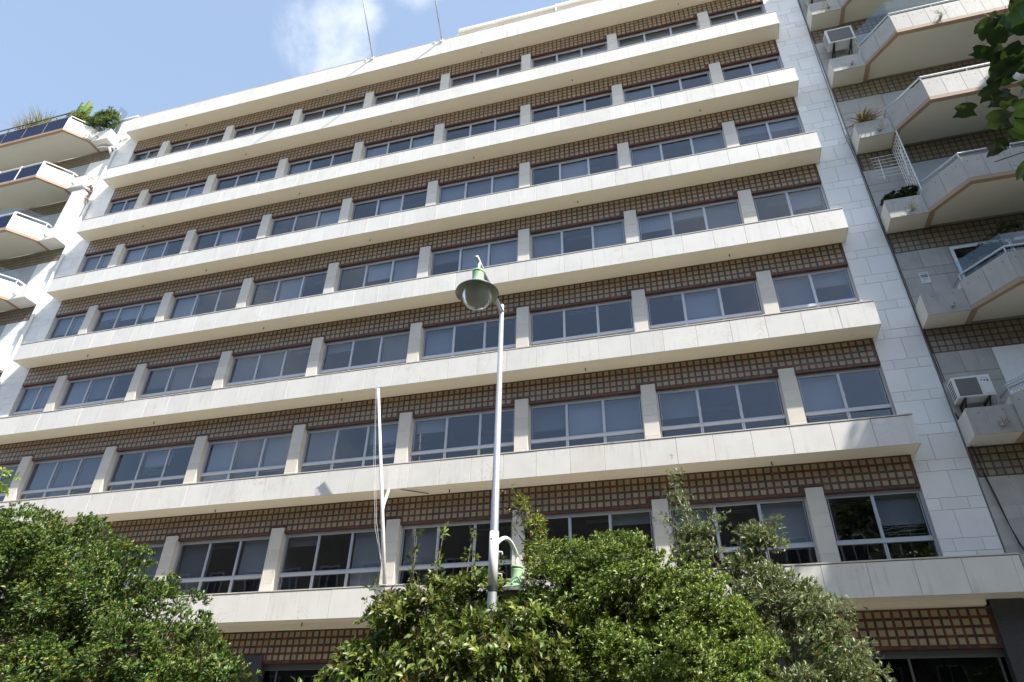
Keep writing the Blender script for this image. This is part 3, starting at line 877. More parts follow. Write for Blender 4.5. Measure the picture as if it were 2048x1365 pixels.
# ---------------------------------------------------------------- opposite side of the street
opp = thing("ochre_building", "plain ochre rendered building with dark windows across the street behind the camera", "building", (14, -24, 0))
m_ = MB(); m_.box(-45, 70, -36, -24.0, 0, 17.4); obj("wall", m_, M['opp'], opp)
m_ = MB(); m_.box(-45.2, 70.2, -36.2, -23.7, 17.4, 17.75); obj("cornice", m_, M['soffit'], opp)
fm = MB(); fm.box(-.65, -.55, 0, .08, -.9, .9); fm.box(.55, .65, 0, .08, -.9, .9); fm.box(-.55, .55, 0, .08, .8, .9); fm.box(-.75, .75, 0, .16, -1.0, -.9); fm.box(-.03, .03, 0, .05, -.9, .8)
fme = mesh_of("window", fm, M['whitemetal'])
gm = MB(); gm.box(-.55, .55, .01, .02, -.9, .8); gme = mesh_of("pane", gm, M['granite'])
for i in range(26):
    for z in (2.6, 5.9, 9.2, 12.5, 14.9)[1:4]:
        w_ = place("window", fme, opp, (-24 + i * 2.9, -23.998, z)); place("pane", gme, w_, (-24 + i * 2.9, -23.998, z))

# ---------------------------------------------------------------- foliage helpers
def leaf_mesh(name, base, axis, norm, length, width, tint, bend=.18):
    """5-point folded leaves: base, two sides, tip, mid rib"""
    n = len(base)
    side = np.cross(axis, norm); side /= np.linalg.norm(side, axis=1, keepdims=True) + 1e-9
    up = np.cross(side, axis)
    Lh = length[:, None]; W = width[:, None]
    mid = base + axis * Lh * .52 + up * Lh * bend * .55
    tip = base + axis * Lh - up * Lh * bend * .25
    l = base + axis * Lh * .5 + side * W * .5 + up * (Lh * bend * .55 + W * .22)
    r = base + axis * Lh * .5 - side * W * .5 + up * (Lh * bend * .55 + W * .22)
    V = np.stack([base, l, mid, r, tip], 1).reshape(-1, 3)
    t = np.array([[0, 1, 2], [1, 4, 2], [0, 2, 3], [2, 4, 3]])
    F = (t[None] + (np.arange(n) * 5)[:, None, None]).reshape(-1, 3)
    return np_mesh(name, V, F, M['leaf'], np.repeat(tint, 4, 0))

def unit(a): return a / (np.linalg.norm(a, axis=-1, keepdims=True) + 1e-9)
def rnd_dir(n, rng): return unit(rng.normal(size=(n, 3)))

def whorls(pos, ax, rng, per, L, W, spread, cols, wild=.35, yellow=.02, ycol=(.42, .27, .03)):
    """per leaves round each twig end"""
    n = len(pos)
    ax = unit(ax)
    ref = np.where(np.abs(ax[:, 2:3]) < .9, np.array([[0, 0, 1.]]), np.array([[1., 0, 0]]))
    a = unit(np.cross(ax, ref)); b = np.cross(ax, a)
    P, A, Nn, Ls, Ws, T = [], [], [], [], [], []
    tw = cols[rng.integers(0, len(cols), n)] * rng.uniform(.75, 1.3, (n, 1))
    for k in range(per):
        th = 2 * math.pi * k / per * 1.0 + rng.uniform(0, 1.2, n) + k * 2.4
        sp = np.radians(rng.normal(spread, 14, n))[:, None]
        rad = a * np.cos(th)[:, None] + b * np.sin(th)[:, None]
        d = unit(ax * np.cos(sp) + rad * np.sin(sp) + rng.normal(size=(n, 3)) * wild * .4)
        nm = unit(ax * np.sin(sp) - rad * np.cos(sp) + rng.normal(size=(n, 3)) * wild)
        P.append(pos + ax * (rng.uniform(-.5, .25, n) * L * .9)[:, None]); A.append(d); Nn.append(nm)
        l = L * rng.uniform(.65, 1.2, n); Ls.append(l); Ws.append(l * W * rng.uniform(.8, 1.2, n))
        t = tw * rng.uniform(.8, 1.25, (n, 1))
        y = rng.random(n) < yellow; t[y] = np.array(ycol) * rng.uniform(.5, 1.1, (y.sum(), 1)); T.append(t)
    return tuple(np.concatenate(q) for q in (P, A, Nn, Ls, Ws, T))

def crown_points(lobes, n_clump, clump_r, per_clump, rng, inner=.22, up=.35, gap=0.0):
    vol = np.array([(l[3] * l[4] + l[4] * l[5] + l[3] * l[5]) for l in lobes]); vol = vol / vol.sum()
    pos, axs = [], []
    for l, f in zip(lobes, vol):
        c = np.array(l[:3]); r = np.array(l[3:6]); m = max(3, int(n_clump * f))
        d = rnd_dir(m, rng); d[:, 2] = np.where(d[:, 2] < -.5, -d[:, 2], d[:, 2])
        shell = rng.uniform(.70, 1.0, (m, 1)); ins = rng.random(m) < inner; shell[ins] = rng.uniform(.2, .7, (ins.sum(), 1))
        cc = c + d * r * shell - d * clump_r * .6
        for j in range(m):
            k = max(4, int(per_clump * rng.uniform(.6, 1.4))); cr = clump_r * rng.uniform(.6, 1.35)
            dd = unit(rnd_dir(k, rng) + d[j] * .75 + np.array([0, 0, up]))
            q = cc[j] + dd * cr * (rng.random((k, 1)) ** .4) * np.array([1.1, 1.1, .8])
            pos.append(q); axs.append(unit(dd + d[j] * .5 + np.array([0, 0, up]) + rng.normal(size=(k, 3)) * .35))
    return np.concatenate(pos), np.concatenate(axs)

def limb(m_, a, b, r0, r1, rng, n=6, sag=.12, seg=7):
    a, b = np.array(a, float), np.array(b, float); L = np.linalg.norm(b - a)
    pts = [a + (b - a) * t + rng.normal(size=3) * L * .03 * math.sin(math.pi * t) * 2 + np.array([0, 0, sag * L * math.sin(math.pi * t)]) for t in np.linspace(0, 1, n)]
    m_.tube([tuple(p) for p in pts], [r0 + (r1 - r0) * t for t in np.linspace(0, 1, n)], seg)
    return pts

def tree(name, label, cat, base, fork, lobes, rng, n_clump, clump_r, per_clump, per, L, W, spread, cols, trunk_r=.09, extra=None, group=None,
         yellow=.02, up=.35, inner=.22, ycol=(.42, .27, .03), wild=.35):
    T = thing(name, label, cat, base, group)
    m_ = MB(); limb(m_, base, fork, trunk_r, trunk_r * .75, rng, 6, 0.02, 10); obj("trunk", m_, M['bark'], T, smooth=True)
    m_ = MB()
    pos, ax = crown_points(lobes, n_clump, clump_r, per_clump, rng, inner, up)
    for l in lobes:
        e = np.array(l[:3]) + np.array([0, 0, l[5] * .35])
        pts = limb(m_, fork, e, trunk_r * .5, .014, rng, 7)
        for _ in range(10):
            s_ = pts[rng.integers(2, 7)]; d = rnd_dir(1, rng)[0]; d[2] = abs(d[2])
            limb(m_, s_, np.array(l[:3]) + d * np.array(l[3:6]) * rng.uniform(.75, .98), .011, .003, rng, 5, .05, 5)
    obj("branch", m_, M['bark'], T, smooth=True)
    P = whorls(pos, ax, rng, per, L, W, spread, cols, wild, yellow, ycol)
    parts_ = [P]
    tw = MB()
    if extra:
        for path, n_tw, spread_r, eL, eW in extra:           # shoots that leave the crown
            path = np.array(path, float); seg = np.linspace(0, len(path) - 1, n_tw)
            q = np.stack([np.interp(seg, np.arange(len(path)), path[:, i]) for i in range(3)], 1)
            d = unit(np.gradient(q, axis=0)); p2 = q + rng.normal(size=q.shape) * spread_r
            parts_.append(whorls(p2, unit(d + rng.normal(size=d.shape) * .5), rng, max(3, per - 2), eL, eW, spread, cols, wild, yellow, ycol))
            tw.tube([tuple(p) for p in path], [.008] * (len(path) - 1) + [.003], 5)
    idx = rng.integers(0, len(pos), min(700, len(pos)))
    for i in idx:
        a_ = pos[i]; b_ = a_ - ax[i] * rng.uniform(.08, .22)
        tw.tube([tuple(b_), tuple(a_)], [.0045, .0025], 3, cap=False)
    o = obj("twig", tw, M['twig'], T); o["kind"] = "stuff"
    Q = [np.concatenate([p[i] for p in parts_]) for i in range(6)]
    o = place("crown", leaf_mesh("crown", *Q), T); o.location = -Vector(base); o["kind"] = "stuff"
    return T, len(Q[0])

G_PITTO = np.array([(.115, .17, .028), (.14, .20, .034), (.085, .14, .022), (.17, .22, .045)]) * 1.12
G_DARK = np.array([(.055, .10, .018), (.08, .13, .022), (.11, .165, .03), (.05, .10, .022), (.13, .175, .034)]) * 1.1
G_LAUREL = np.array([(.085, .125, .02), (.12, .165, .026), (.065, .105, .02), (.15, .185, .034), (.11, .115, .03)]) * 1.15
G_OLIVE = np.array([(.13, .17, .06), (.16, .195, .085), (.10, .14, .045), (.19, .215, .115)]) * 1.25
G_LIME = np.array([(.24, .36, .03), (.28, .40, .04), (.2, .33, .03)])

total = 0
_, n = tree("pittosporum_tree", "large rounded dark green tree crown at the left, covering the lowest white band", "tree", (13.4, -6.6, 0), (13.5, -6.6, 1.6),
    [(11.6, -6.3, 3.9, 1.7, 1.6, 1.75), (13.0, -6.4, 3.7, 1.35, 1.5, 1.72), (14.4, -6.4, 3.25, 1.2, 1.4, 1.5), (15.7, -6.5, 2.6, 1.0, 1.2, 1.45), (16.65, -6.5, 1.9, .72, 1.0, 1.35), (14.2, -7.1, 1.9, 2.4, 1.0, 1.3), (17.35, -6.5, 1.75, .65, .8, 1.1), (17.85, -6.6, 1.5, .65, .7, 1.05), (18.15, -6.7, 1.3, .5, .6, .95)],
    np.random.default_rng(1), 980, .25, 30, 8, .068, .34, 48, G_DARK, .13, inner=.36); total += n
_, n = tree("laurel_tree", "broad leaved glossy shrub tree with upright shoots round the street lamp's foot", "tree", (19.8, -6.3, 0), (19.8, -6.3, 1.5),
    [(19.55, -6.2, 3.05, .85, .9, 1.0), (20.2, -6.1, 3.2, .65, .7, .95), (19.0, -6.4, 2.35, .75, .9, .85), (20.6, -7.6, 2.45, .95, .42, .78), (21.15, -6.9, 2.75, .70, .45, .80), (18.75, -6.5, 1.6, .65, .8, .8), (19.8, -7.2, 1.9, .9, .6, .9)],
    np.random.default_rng(2), 360, .24, 16, 6, .11, .40, 58, G_LAUREL, .08, yellow=.005, ycol=(.30, .17, .03),
    extra=[([(19.35, -6.2, 3.9), (19.4, -6.3, 4.2), (19.42, -6.35, 4.55)], 12, .05, .11, .38), ([(19.7, -6.2, 3.9), (19.75, -6.25, 4.3), (19.82, -6.3, 4.72)], 14, .05, .11, .38),
           ([(20.15, -6.2, 4.0), (20.2, -6.2, 4.6)], 14, .07, .10, .38), ([(19.0, -6.4, 3.1), (19.0, -6.5, 3.5), (18.95, -6.55, 3.9)], 12, .06, .11, .38), ([(18.4, -6.6, 2.2), (18.2, -6.7, 2.6)], 10, .06, .12, .38),
           ([(20.55, -6.2, 4.0), (20.62, -6.2, 4.3)], 9, .06, .1, .38)]); total += n
_, n = tree("pittosporum_tree", "sunlit dense green tree crown right of the street lamp", "tree", (22.4, -6.0, 0), (22.4, -6.0, 1.5),
    [(22.2, -5.8, 3.25, 1.15, 1.1, 1.35), (23.05, -5.8, 2.95, .85, 1.0, 1.2), (21.55, -6.0, 3.25, .85, .9, 1.25), (22.5, -6.6, 2.1, 1.5, .9, 1.2), (23.5, -6.0, 2.4, .6, .9, 1.1), (21.25, -6.1, 2.5, .6, .8, 1.0)],
    np.random.default_rng(3), 900, .23, 30, 8, .060, .34, 48, G_PITTO, .11, yellow=.012, inner=.36); total += n
tree("pittosporum_tree", "dark rounded shrub tree, unseen, added beyond the right picture edge to shade the granite corner", "tree", (30.6, -5.2, 0), (30.6, -5.2, 1.3),
    [(30.5, -5.3, 2.7, 1.9, 1.6, 1.9), (32.3, -5.0, 2.9, 1.8, 1.6, 2.0)], np.random.default_rng(12), 260, .32, 22, 7, .12, .36, 48, G_DARK, .12)  # unseen tree, added to keep light off the ground floor at the right
_, n = tree("olive_tree", "thin grey green olive like tree with drooping sprays before the corner window", "tree", (24.3, -4.7, 0), (24.3, -4.7, 1.8),
    [(24.35, -4.8, 3.35, .62, .6, .85), (24.75, -4.8, 3.0, .5, .5, .7), (23.9, -4.6, 3.9, .6, .5, .65), (24.9, -5.0, 2.3, .6, .5, .6), (23.25, -4.55, 4.55, .42, .35, .50), (24.05, -4.5, 4.62, .38, .3, .40), (24.2, -5.4, 2.2, .7, .5, .7)],
    np.random.default_rng(4), 330, .20, 17, 8, .082, .22, 42, G_OLIVE, .07, yellow=.03, ycol=(.36, .20, .04),
    extra=[([(23.2, -4.5, 4.8), (23.12, -4.5, 5.2), (23.02, -4.5, 5.5), (22.97, -4.5, 5.88)], 130, .11, .08, .22), ([(23.2, -4.5, 4.7), (22.9, -4.5, 5.05), (22.75, -4.5, 5.2)], 34, .07, .08, .22),
           ([(23.3, -4.5, 4.9), (23.5, -4.5, 5.05), (23.62, -4.5, 5.1)], 40, .07, .08, .22),
           ([(24.1, -4.5, 4.7), (24.3, -4.5, 4.95), (24.42, -4.5, 5.05)], 48, .08, .08, .22), ([(24.2, -4.5, 4.6), (24.35, -4.5, 4.75), (24.42, -4.5, 4.65)], 30, .06, .08, .22),
           ([(24.9, -4.7, 3.3), (25.15, -4.6, 3.2), (25.3, -4.6, 2.95), (25.42, -4.6, 2.8)], 56, .07, .08, .22), ([(24.8, -4.8, 3.8), (25.05, -4.7, 3.75), (25.15, -4.7, 3.55)], 40, .07, .08, .22)]); total += n
_, n = tree("sapling", "slender yellow green sapling with feathery tips rising above the crowns by the lamp", "tree", (20.95, -5.5, 0), (20.93, -5.5, 4.1),
    [(20.92, -5.5, 4.35, .16, .16, .35), (20.72, -5.5, 5.1, .10, .10, .28), (20.93, -5.5, 4.8, .18, .14, .26)], np.random.default_rng(5), 60, .09, 12, 5, .07, .26, 50, np.array([(.20, .24, .04), (.12, .19, .03), (.26, .26, .05)]), .02,
    extra=[([(20.93, -5.5, 4.1), (20.9, -5.5, 4.7), (20.78, -5.5, 5.05), (20.62, -5.5, 5.4)], 110, .10, .075, .20), ([(20.88, -5.5, 4.5), (20.7, -5.5, 4.72), (20.6, -5.5, 4.9)], 12, .05, .07, .36), ([(20.9, -5.5, 4.7), (21.05, -5.5, 4.9), (21.08, -5.5, 5.0)], 12, .05, .07, .36)]); total += n
_, n = tree("lime_leaved_tree", "bright yellow green sprig of a tree at the left picture edge", "tree", (11.6, -8.3, 0), (11.9, -8.2, 4.3),
    [(12.85, -8.0, 5.2, .38, .3, .28)], np.random.default_rng(6), 26, .12, 11, 6, .085, .40, 62, G_LIME, .05, up=.0,
    extra=[([(12.9, -8.0, 5.3), (13.2, -8.0, 5.48), (13.5, -8.0, 5.40)], 20, .055, .085, .4), ([(12.9, -8.0, 5.1), (13.2, -8.0, 5.22), (13.52, -8.0, 5.12)], 20, .055, .085, .4)]); total += n

# the tall street tree to the right that shades the neighbouring block
_, n = tree("tall_street_tree", "tall street tree beyond the right picture edge shading the apartment block", "tree", (39.5, -4.6, 0), (39.5, -4.6, 9),
    [(42.3, -4.5, 28, 1.7, 1.6, 2.6), (42.0, -4.3, 24.5, 2.5, 2.3, 2.8), (40.2, -4.2, 20.5, 3.7, 2.6, 2.7), (38, -4, 16.5, 4.7, 2.4, 3), (43, -4.5, 20, 4, 3, 4), (43, -4.5, 15, 4, 3, 4), (36, -3.4, 13, 3.5, 1.8, 2.5)],
    np.random.default_rng(8), 560, .75, 14, 5, .30, .7, 60, G_DARK, .28); total += n
print("leaves", total)

for i, (tx, ty, th) in enumerate(((24.5, -20.5, 9.5), (33.0, -20.8, 11.5), (41.5, -20.6, 11.0), (15.0, -20.7, 8.5))):
    tree("street_tree", ("leafy street tree across the road, shortest but one of its row", "tallest street tree across the road from the office", "broad street tree across the road, farthest to the right", "shortest street tree across the road, facing the office's middle")[i], "tree", (tx, ty, 0), (tx, ty, 3.2),
         [(tx, ty, th - 2.6, 2.6, 2.4, 2.6), (tx - 1.3, ty + .3, th - 4.2, 2.0, 2.0, 1.9), (tx + 1.4, ty, th - 4.0, 2.1, 2.0, 2.0)], np.random.default_rng(80 + i), 150, .55, 12, 5, .24, .6, 58, G_DARK, .16, group="street trees across the road")

# broad lobed leaves hanging into the picture at the upper right
tul = thing("tulip_tree", "broad lobed dark leaves of a street tree hanging in at the upper right corner", "tree", (29.6, -11.6, 0))
rg = np.random.default_rng(9)
m_ = MB(); limb(m_, (29.6, -11.6, 0), (29.6, -11.6, 7.5), .17, .11, rg, 7, .0, 10); obj("trunk", m_, M['bark'], tul, smooth=True)
_pos, _ax = crown_points([(32.2, -11.9, 9.6, 3.1, 2.7, 3.6), (30.4, -11.9, 10.5, 2.2, 2.2, 2.8), (33.5, -10.5, 8.5, 2.5, 2.5, 3)], 300, .6, 11, rg, .25, .2)
_q = whorls(_pos, _ax, rg, 5, .15, .8, 60, G_DARK, .5, .0)
_o = place("crown", leaf_mesh("crown", *_q), tul); _o.location = -WPOS[tul.name]; _o["kind"] = "stuff"
m_ = MB()
b1 = limb(m_, (29.6, -11.6, 7.2), (25.95, -11.5, 6.2), .03, .012, rg, 7, .05, 7); limb(m_, b1[5], (25.72, -11.5, 5.75), .010, .005, rg, 5, .0, 5)
b2 = limb(m_, (29.6, -11.6, 6.6), (25.72, -11.5, 5.2), .02, .007, rg, 7, .06, 7); limb(m_, b2[4], (25.45, -11.5, 5.0), .006, .003, rg, 5, .02, 5)
limb(m_, (29.6, -11.6, 6.2), (25.62, -11.5, 4.75), .018, .006, rg, 7, .04, 7); limb(m_, (29.6, -11.6, 7.45), (25.98, -11.5, 6.7), .02, .006, rg, 7, .04, 7)
obj("branch", m_, M['bark'], tul, smooth=True)
def lobed(seed):
    r_ = random.Random(seed); m_ = MB()
    half = [(.0, .0), (.18, .0), (.38, .08), (.54, .22), (.43, .34), (.36, .44), (.41, .56), (.54, .74), (.33, .75), (.11, .84), (.0, .79)]
    half = [(x * r_.uniform(.9, 1.08), y) for x, y in half]
    n = len(half); cup = r_.uniform(.10, .26); curl = r_.uniform(-.25, .1)
    def P(x, y): return (x, y, cup * abs(x) + curl * y * y + .03 * math.sin(9 * y + seed))
    for sgn in (1, -1):
        for i in range(n - 1):
            (xa, ya), (xb, yb) = half[i], half[i + 1]
            a, b, c, d = P(0, ya), P(sgn * xa, ya), P(sgn * xb, yb), P(0, yb)
            q = [a, b, c, d]; q = [p for j, p in enumerate(q) if j == 0 or p != q[j - 1]]
            if len({tuple(p) for p in q}) >= 3: m_.poly(q if sgn > 0 else q[::-1])
    m_.tube([(0, 0, 0), (0, -.25, .03), (.02, -.5, .10)], .008, 4)
    return mesh_of("leaf", m_, M['bigleaf'])
LM = [lobed(i) for i in range(5)]
LP = [(25.87, 6.38), (25.87, 6.17), (26.06, 6.52), (25.8, 5.93), (25.99, 6.18), (25.7, 5.76), (25.56, 5.73), (25.78, 5.76), (25.74, 5.61), (25.87, 5.84), (25.63, 5.34), (25.63, 5.21), (25.47, 5.16),
      (25.72, 5.38), (25.48, 5.02), (25.55, 4.84), (26.06, 6.34), (26.0, 6.31), (25.94, 6.02), (25.79, 5.53), (25.64, 5.16), (25.8, 6.09), (25.88, 6.06), (25.88, 5.95),
      (25.93, 6.42), (26.1, 6.1), (26.0, 5.9), (25.95, 5.75), (25.84, 5.98), (25.76, 5.86), (26.12, 6.6), (26.05, 6.75), (25.98, 6.65), (25.72, 5.05), (25.66, 4.95), (25.85, 5.45), (25.9, 5.62), (26.2, 6.4), (26.25, 6.7), (26.3, 6.1), (26.2, 5.8), (26.1, 5.5), (26.0, 5.2), (25.9, 4.95), (25.92, 6.25), (25.96, 6.12), (25.84, 6.3), (25.9, 6.0), (25.82, 5.9), (26.0, 6.45), (26.08, 6.25), (25.95, 6.2), (25.98, 5.95), (26.02, 6.0), (25.93, 6.58), (25.9, 6.48), (25.99, 6.3), (26.04, 6.15)]
cp = Vector((23.37, -15.17, 1.65))
for i, (x, z) in enumerate(LP):
    p = Vector((x, -11.5 + rg.uniform(-.25, .25), z))
    small = i == 14
    view = (cp - p).normalized()
    nrm = (view * .75 + Vector(rg.normal(size=3)) * .38 + Vector((0, 0, -.25))).normalized()
    down = Vector((rg.normal() * .6 - .35, rg.normal() * .3, -1)); down = (down - nrm * down.dot(nrm)).normalized()
    xx = down.cross(nrm)
    R = Matrix((xx, down, nrm)).transposed()
    s_ = (.055 if small else rg.uniform(.11, .165))
    o = place("leaf", LM[i % 5], tul, tuple(p - down * s_ * .4)); o.rotation_euler = R.to_euler(); o.scale = (s_,) * 3

# ---------------------------------------------------------------- street lamp
lamp = thing("street_lamp", "tall galvanized street lamp with two green bell lanterns on opposite arms", "street lamp", (20.78, -7.0, 0))
m_ = MB(); m_.tube([(20.78, -7, 0), (20.78, -7, 2.0), (20.78, -7, 3.9), (20.78, -7, 7.9)], [.075, .064, .056, .033], 20); obj("pole", m_, M['galv'], lamp, smooth=True)
m_ = MB(); m_.tube([(20.78, -7, 3.62), (20.78, -7, 4.32)], [.0615, .0595], 20); obj("sleeve", m_, M['whitemetal'], lamp, smooth=True)
m_ = MB()
for z in (4.21, 3.73): m_.tube([(20.765, -7.05, z), (20.765, -7.075, z)], .011, 8)
obj("bolt", m_, M['rust'], lamp)
m_ = MB(); m_.tube([(20.78, -7, 3.58), (20.78, -7, 3.64)], .0625, 20); bnd = obj("number_band", m_, M['blackmetal'], lamp)
m_ = MB(); m_.tube([(20.78, -7.0, 7.77), (20.785, -8.29, 7.83)], [.034, .030], 14); obj("arm", m_, M['galv'], lamp, smooth=True)
m_ = MB(); m_.tube([(20.79, -8.18, 7.82), (20.79, -8.18, 7.60)], .026, 12); obj("stem", m_, M['galv'], lamp, smooth=True)
def lantern(c, parent):
    m_ = MB(); m_.lathe(c, [(.0, .36), (.085, .36), (.085, .33), (.075, .325), (.075, .315), (.083, .31), (.083, .30), (.078, .20), (.088, .185), (.105, .14), (.14, .09), (.20, .055)], 28)
    sh = obj("lamp_shade", m_, M['greenpaint'], parent, smooth=True)
    m_ = MB(); m_.lathe(c, [(.20, .055), (.265, .02), (.296, -.012), (.300, -.026), (.290, -.030)], 32); obj("shade_brim", m_, M['aludark'], sh, smooth=True)
    m_ = MB(); m_.lathe(c, [(.290, -.030), (.27, -.015), (.20, .03), (.12, .10), (.0, .12)], 32); obj("reflector", m_, M['lampgrey'], sh, smooth=True)
    m_ = MB(); m_.lathe(c, [(.215, -.012), (.212, -.05), (.197, -.12), (.165, -.19), (.11, -.245), (.05, -.27), (.0, -.275)], 32); obj("glass_bowl", m_, M['bulbglass'], sh, smooth=True)
    m_ = MB(); m_.lathe(c, [(.02, -.27), (.022, -.285), (.0, -.29)], 10); m_.tube([(c[0], c[1], c[2] + .09), (c[0], c[1], c[2] - .10)], [.04, .03], 12); obj("bulb", m_, M['lampgrey'], sh, smooth=True)
lantern((20.79, -8.18, 7.29), lamp)
m_ = MB(); m_.tube([(20.78 + .02 * t, -6.97 + 1.02 * t, 4.13 + .27 * math.sin(math.pi * (t * .80 + .02))) for t in [k / 12 for k in range(13)]], .028, 12); obj("arm", m_, M['whitemetal'], lamp, smooth=True)
m_ = MB(); m_.tube([(20.80, -5.97, 4.27), (20.80, -5.97, 4.10)], .022, 12); obj("stem", m_, M['whitemetal'], lamp, smooth=True)
lantern((20.80, -5.97, 3.79), lamp)
m_ = MB()
for z in (4.07, 3.80): m_.tube([(20.84, -6.98, z), (20.88, -6.95, z), (20.88, -6.95, z - .03)], .008, 6)
obj("hook", m_, M['whitemetal'], lamp)

# ---------------------------------------------------------------- flagpoles, awning
def flagpole(name, base, tip, r0, r1, label, group=None, m='whitemetal'):
    F_ = thing(name, label, "flagpole", base, group)
    m_ = MB(); m_.tube([base, tuple(Vector(base).lerp(Vector(tip), .35)), tip], [r0, r0 * .9, r1], 12); obj("pole", m_, M[m], F_, smooth=True)
    return F_
for bx, tx, lab in ((12.40, 12.40, "left one of two thin white flagpoles leaning out from the roof parapet"), (15.545, 15.545, "right one of two thin white flagpoles leaning out from the roof parapet, beside the awning")):
    F_ = flagpole("flagpole", (bx, -.03, 27.42), (tx, -.03 - 5 * math.sin(math.radians(38.5)), 27.42 + 5 * math.cos(math.radians(38.5))), .031, .020, lab, "roof flagpoles", 'galv')
    m_ = MB(); m_.box(bx - .05, bx + .05, -.05, .0, 27.30, 27.47); m_.box(bx - .34, bx - .30, -.04, 0, 27.36, 27.44); m_.tube([(bx - .32, -.03, 27.42), (bx, -.12, 27.55)], .006, 5)
    obj("bracket", m_, M['whitemetal'], F_)
F_ = flagpole("flagpole", (15.88, -.03, 5.52), (15.36, -.74, 10.5), .050, .034, "white flagpole with a loose halyard leaning out in front of the lower floors")
pr = [(.02, 7.90), (-.05, 7.90), (-.26, 7.45), (-.24, 7.15), (-.20, 7.15), (-.16, 7.42)]; k_ = len(pr)
m_ = MB(); m_.v += [(15.67, y, z) for y, z in pr] + [(15.70, y, z) for y, z in pr]
m_.f += [tuple(range(k_)), tuple(k_ + i for i in reversed(range(k_)))] + [((i + 1) % k_, i, k_ + i, k_ + (i + 1) % k_) for i in range(k_)]
m_.c += [None] * (k_ + 2); m_.m += [0] * (k_ + 2)
obj("bracket", m_, M['whitemetal'], F_)
m_ = MB(); m_.tube([(15.32, -.78, 10.46), (15.44, -.54, 8.6), (15.60, -.33, 7.0), (15.84, -.10, 5.7)], .004, 5); m_.tube([(15.30, -.77, 10.44), (15.40, -.52, 8.5), (15.58, -.30, 6.8), (15.84, -.09, 5.75)], .004, 5)
m_.tube([(15.36, -.74, 10.49), (15.27, -.76, 10.50)], .012, 6)
obj("halyard", m_, M['whitemetal'], F_)
m_ = MB(); m_.tube([(16.0, -.02, 7.86), (16.6, .45, 7.87)], .012, 5); obj("stay", m_, M['blackmetal'], F_)

aw = thing("awning", "rolled cream awning with orange edge along the roof parapet", "awning", (22, .3, 27.5))
rr = random.Random(3)
for seg, (xa, xb) in enumerate(((16.25, 20.35), (20.45, 27.9))):
    m_ = MB(); ns = 24
    for i in range(ns):
        a0, a1 = xa + (xb - xa) * i / ns, xa + (xb - xa) * (i + 1) / ns
        def prof(t):
            s_ = .04 * math.sin(5 * t * math.pi) * math.sin(math.pi * t); h = .40 + .05 * (1 - t)
            return [(.10, 27.62 + s_), (.02, 27.70 + s_ * .6), (.0, 27.80 + s_), (.06, 27.58 + h), (.22, 27.64 + h), (.5, 27.66 + h)]
        p0, p1 = prof(i / ns), prof((i + 1) / ns)
        for j in range(5): m_.quad((a0, *p0[j]), (a1, *p1[j]), (a1, *p1[j + 1]), (a0, *p0[j + 1]))
    m_.poly([(xa, y, z) for y, z in prof(0)][::-1])
    obj("canvas", m_, M['canvas'], aw, smooth=True)
    m_ = MB(); m_.box(xa, xb, .09, .14, 27.48, 27.63); obj("valance", m_, M['orange'], aw)
m_ = MB(); m_.box(20.37, 20.43, .0, .5, 27.46, 27.98); m_.box(16.2, 16.25, .05, .4, 27.46, 27.72); obj("post", m_, M['whitemetal'], aw)

# ---------------------------------------------------------------- air conditioners on the right block
def ac_unit(x0, x1, yb, yf, z0, z1, label, sticker=False, fan_front=True):
    T = thing("air_conditioner", label, "air conditioner", ((x0 + x1) / 2, yb, z0), "wall mounted air conditioners")
    w = x1 - x0; h = z1 - z0
    m_ = MB(); m_.bevbox(x0, x1, yf, yb, z0, z1, .012); m_.quad((x0, yb, z0), (x0, yb, z1), (x1, yb, z1), (x1, yb, z0)); obj("casing", m_, M['acwhite'], T)
    m_ = MB(); fx1 = x0 + w * (.66 if sticker else .93); fx0 = x0 + w * .07
    m_.bevbox(fx0, fx1, yf - .012, yf + .002, z0 + h * .08, z1 - h * .10, .008); obj("fan_grille", m_, M['acgrille'], T)
    if sticker:
        m_ = MB(); m_.bevbox(x0 + w * .70, x0 + w * .97, yf - .008, yf + .002, z0 + h * .10, z1 - h * .06, .004); ap = obj("access_panel", m_, M['acwhite'], T)
        m_ = MB()
        for k, s_ in enumerate((.016, .024, .036)):
            cx = x0 + w * (.755 + .075 * k); cz = z1 - h * (.26 + .015 * k); m_.box(cx - .016, cx + .016, yf - .0105, yf - .008, cz - s_, cz + s_ * .8)
        obj("sticker", m_, M['bluesticker'], ap)
        m_ = MB(); m_.box(x0 + w * .74, x0 + w * .92, yf - .0095, yf - .008, z1 - h * .17, z1 - h * .13); obj("badge", m_, M['greysticker'], ap)
        m_ = MB(); m_.box(x1, x1 + .05, yf + .12, yb - .05, z0 + .03, z0 + .22); obj("valve_cover", m_, M['acwhite'], T)
    m_ = MB()
    for x in (x0 + w * .18, x0 + w * .82):
        m_.box(x - .02, x + .02, yf - .01, WY, z0 - .045, z0 - .003); m_.obox((x - .018, WY - .03, z0 - .40), (.036, 0, 0), (0, .03, 0), (0, yf - WY + .05, .36))
        m_.box(x - .016, x + .016, WY - .03, WY, z0 - .42, z0)
    obj("bracket", m_, M['blackmetal'], T)
    m_ = MB(); m_.tube([(x1 + .01, yf + .2, z0 + .12), (x1 + .09, yf + .3, z0 + .02), (x1 + .10, WY - .02, z0 - .12), (x1 + .10, WY - .012, z0 - .55)], .016, 8); obj("hose", m_, M['whitemetal'], T, smooth=True)
    # side vents
    m_ = MB()
    for j in range(7): m_.box(x0 - .004, x0 - .0005, yf + .05, yb - .04, z0 + .06 + j * h * .12, z0 + .06 + j * h * .12 + .03)
    obj("side_vent", m_, M['blackmetal'], T)
    return T
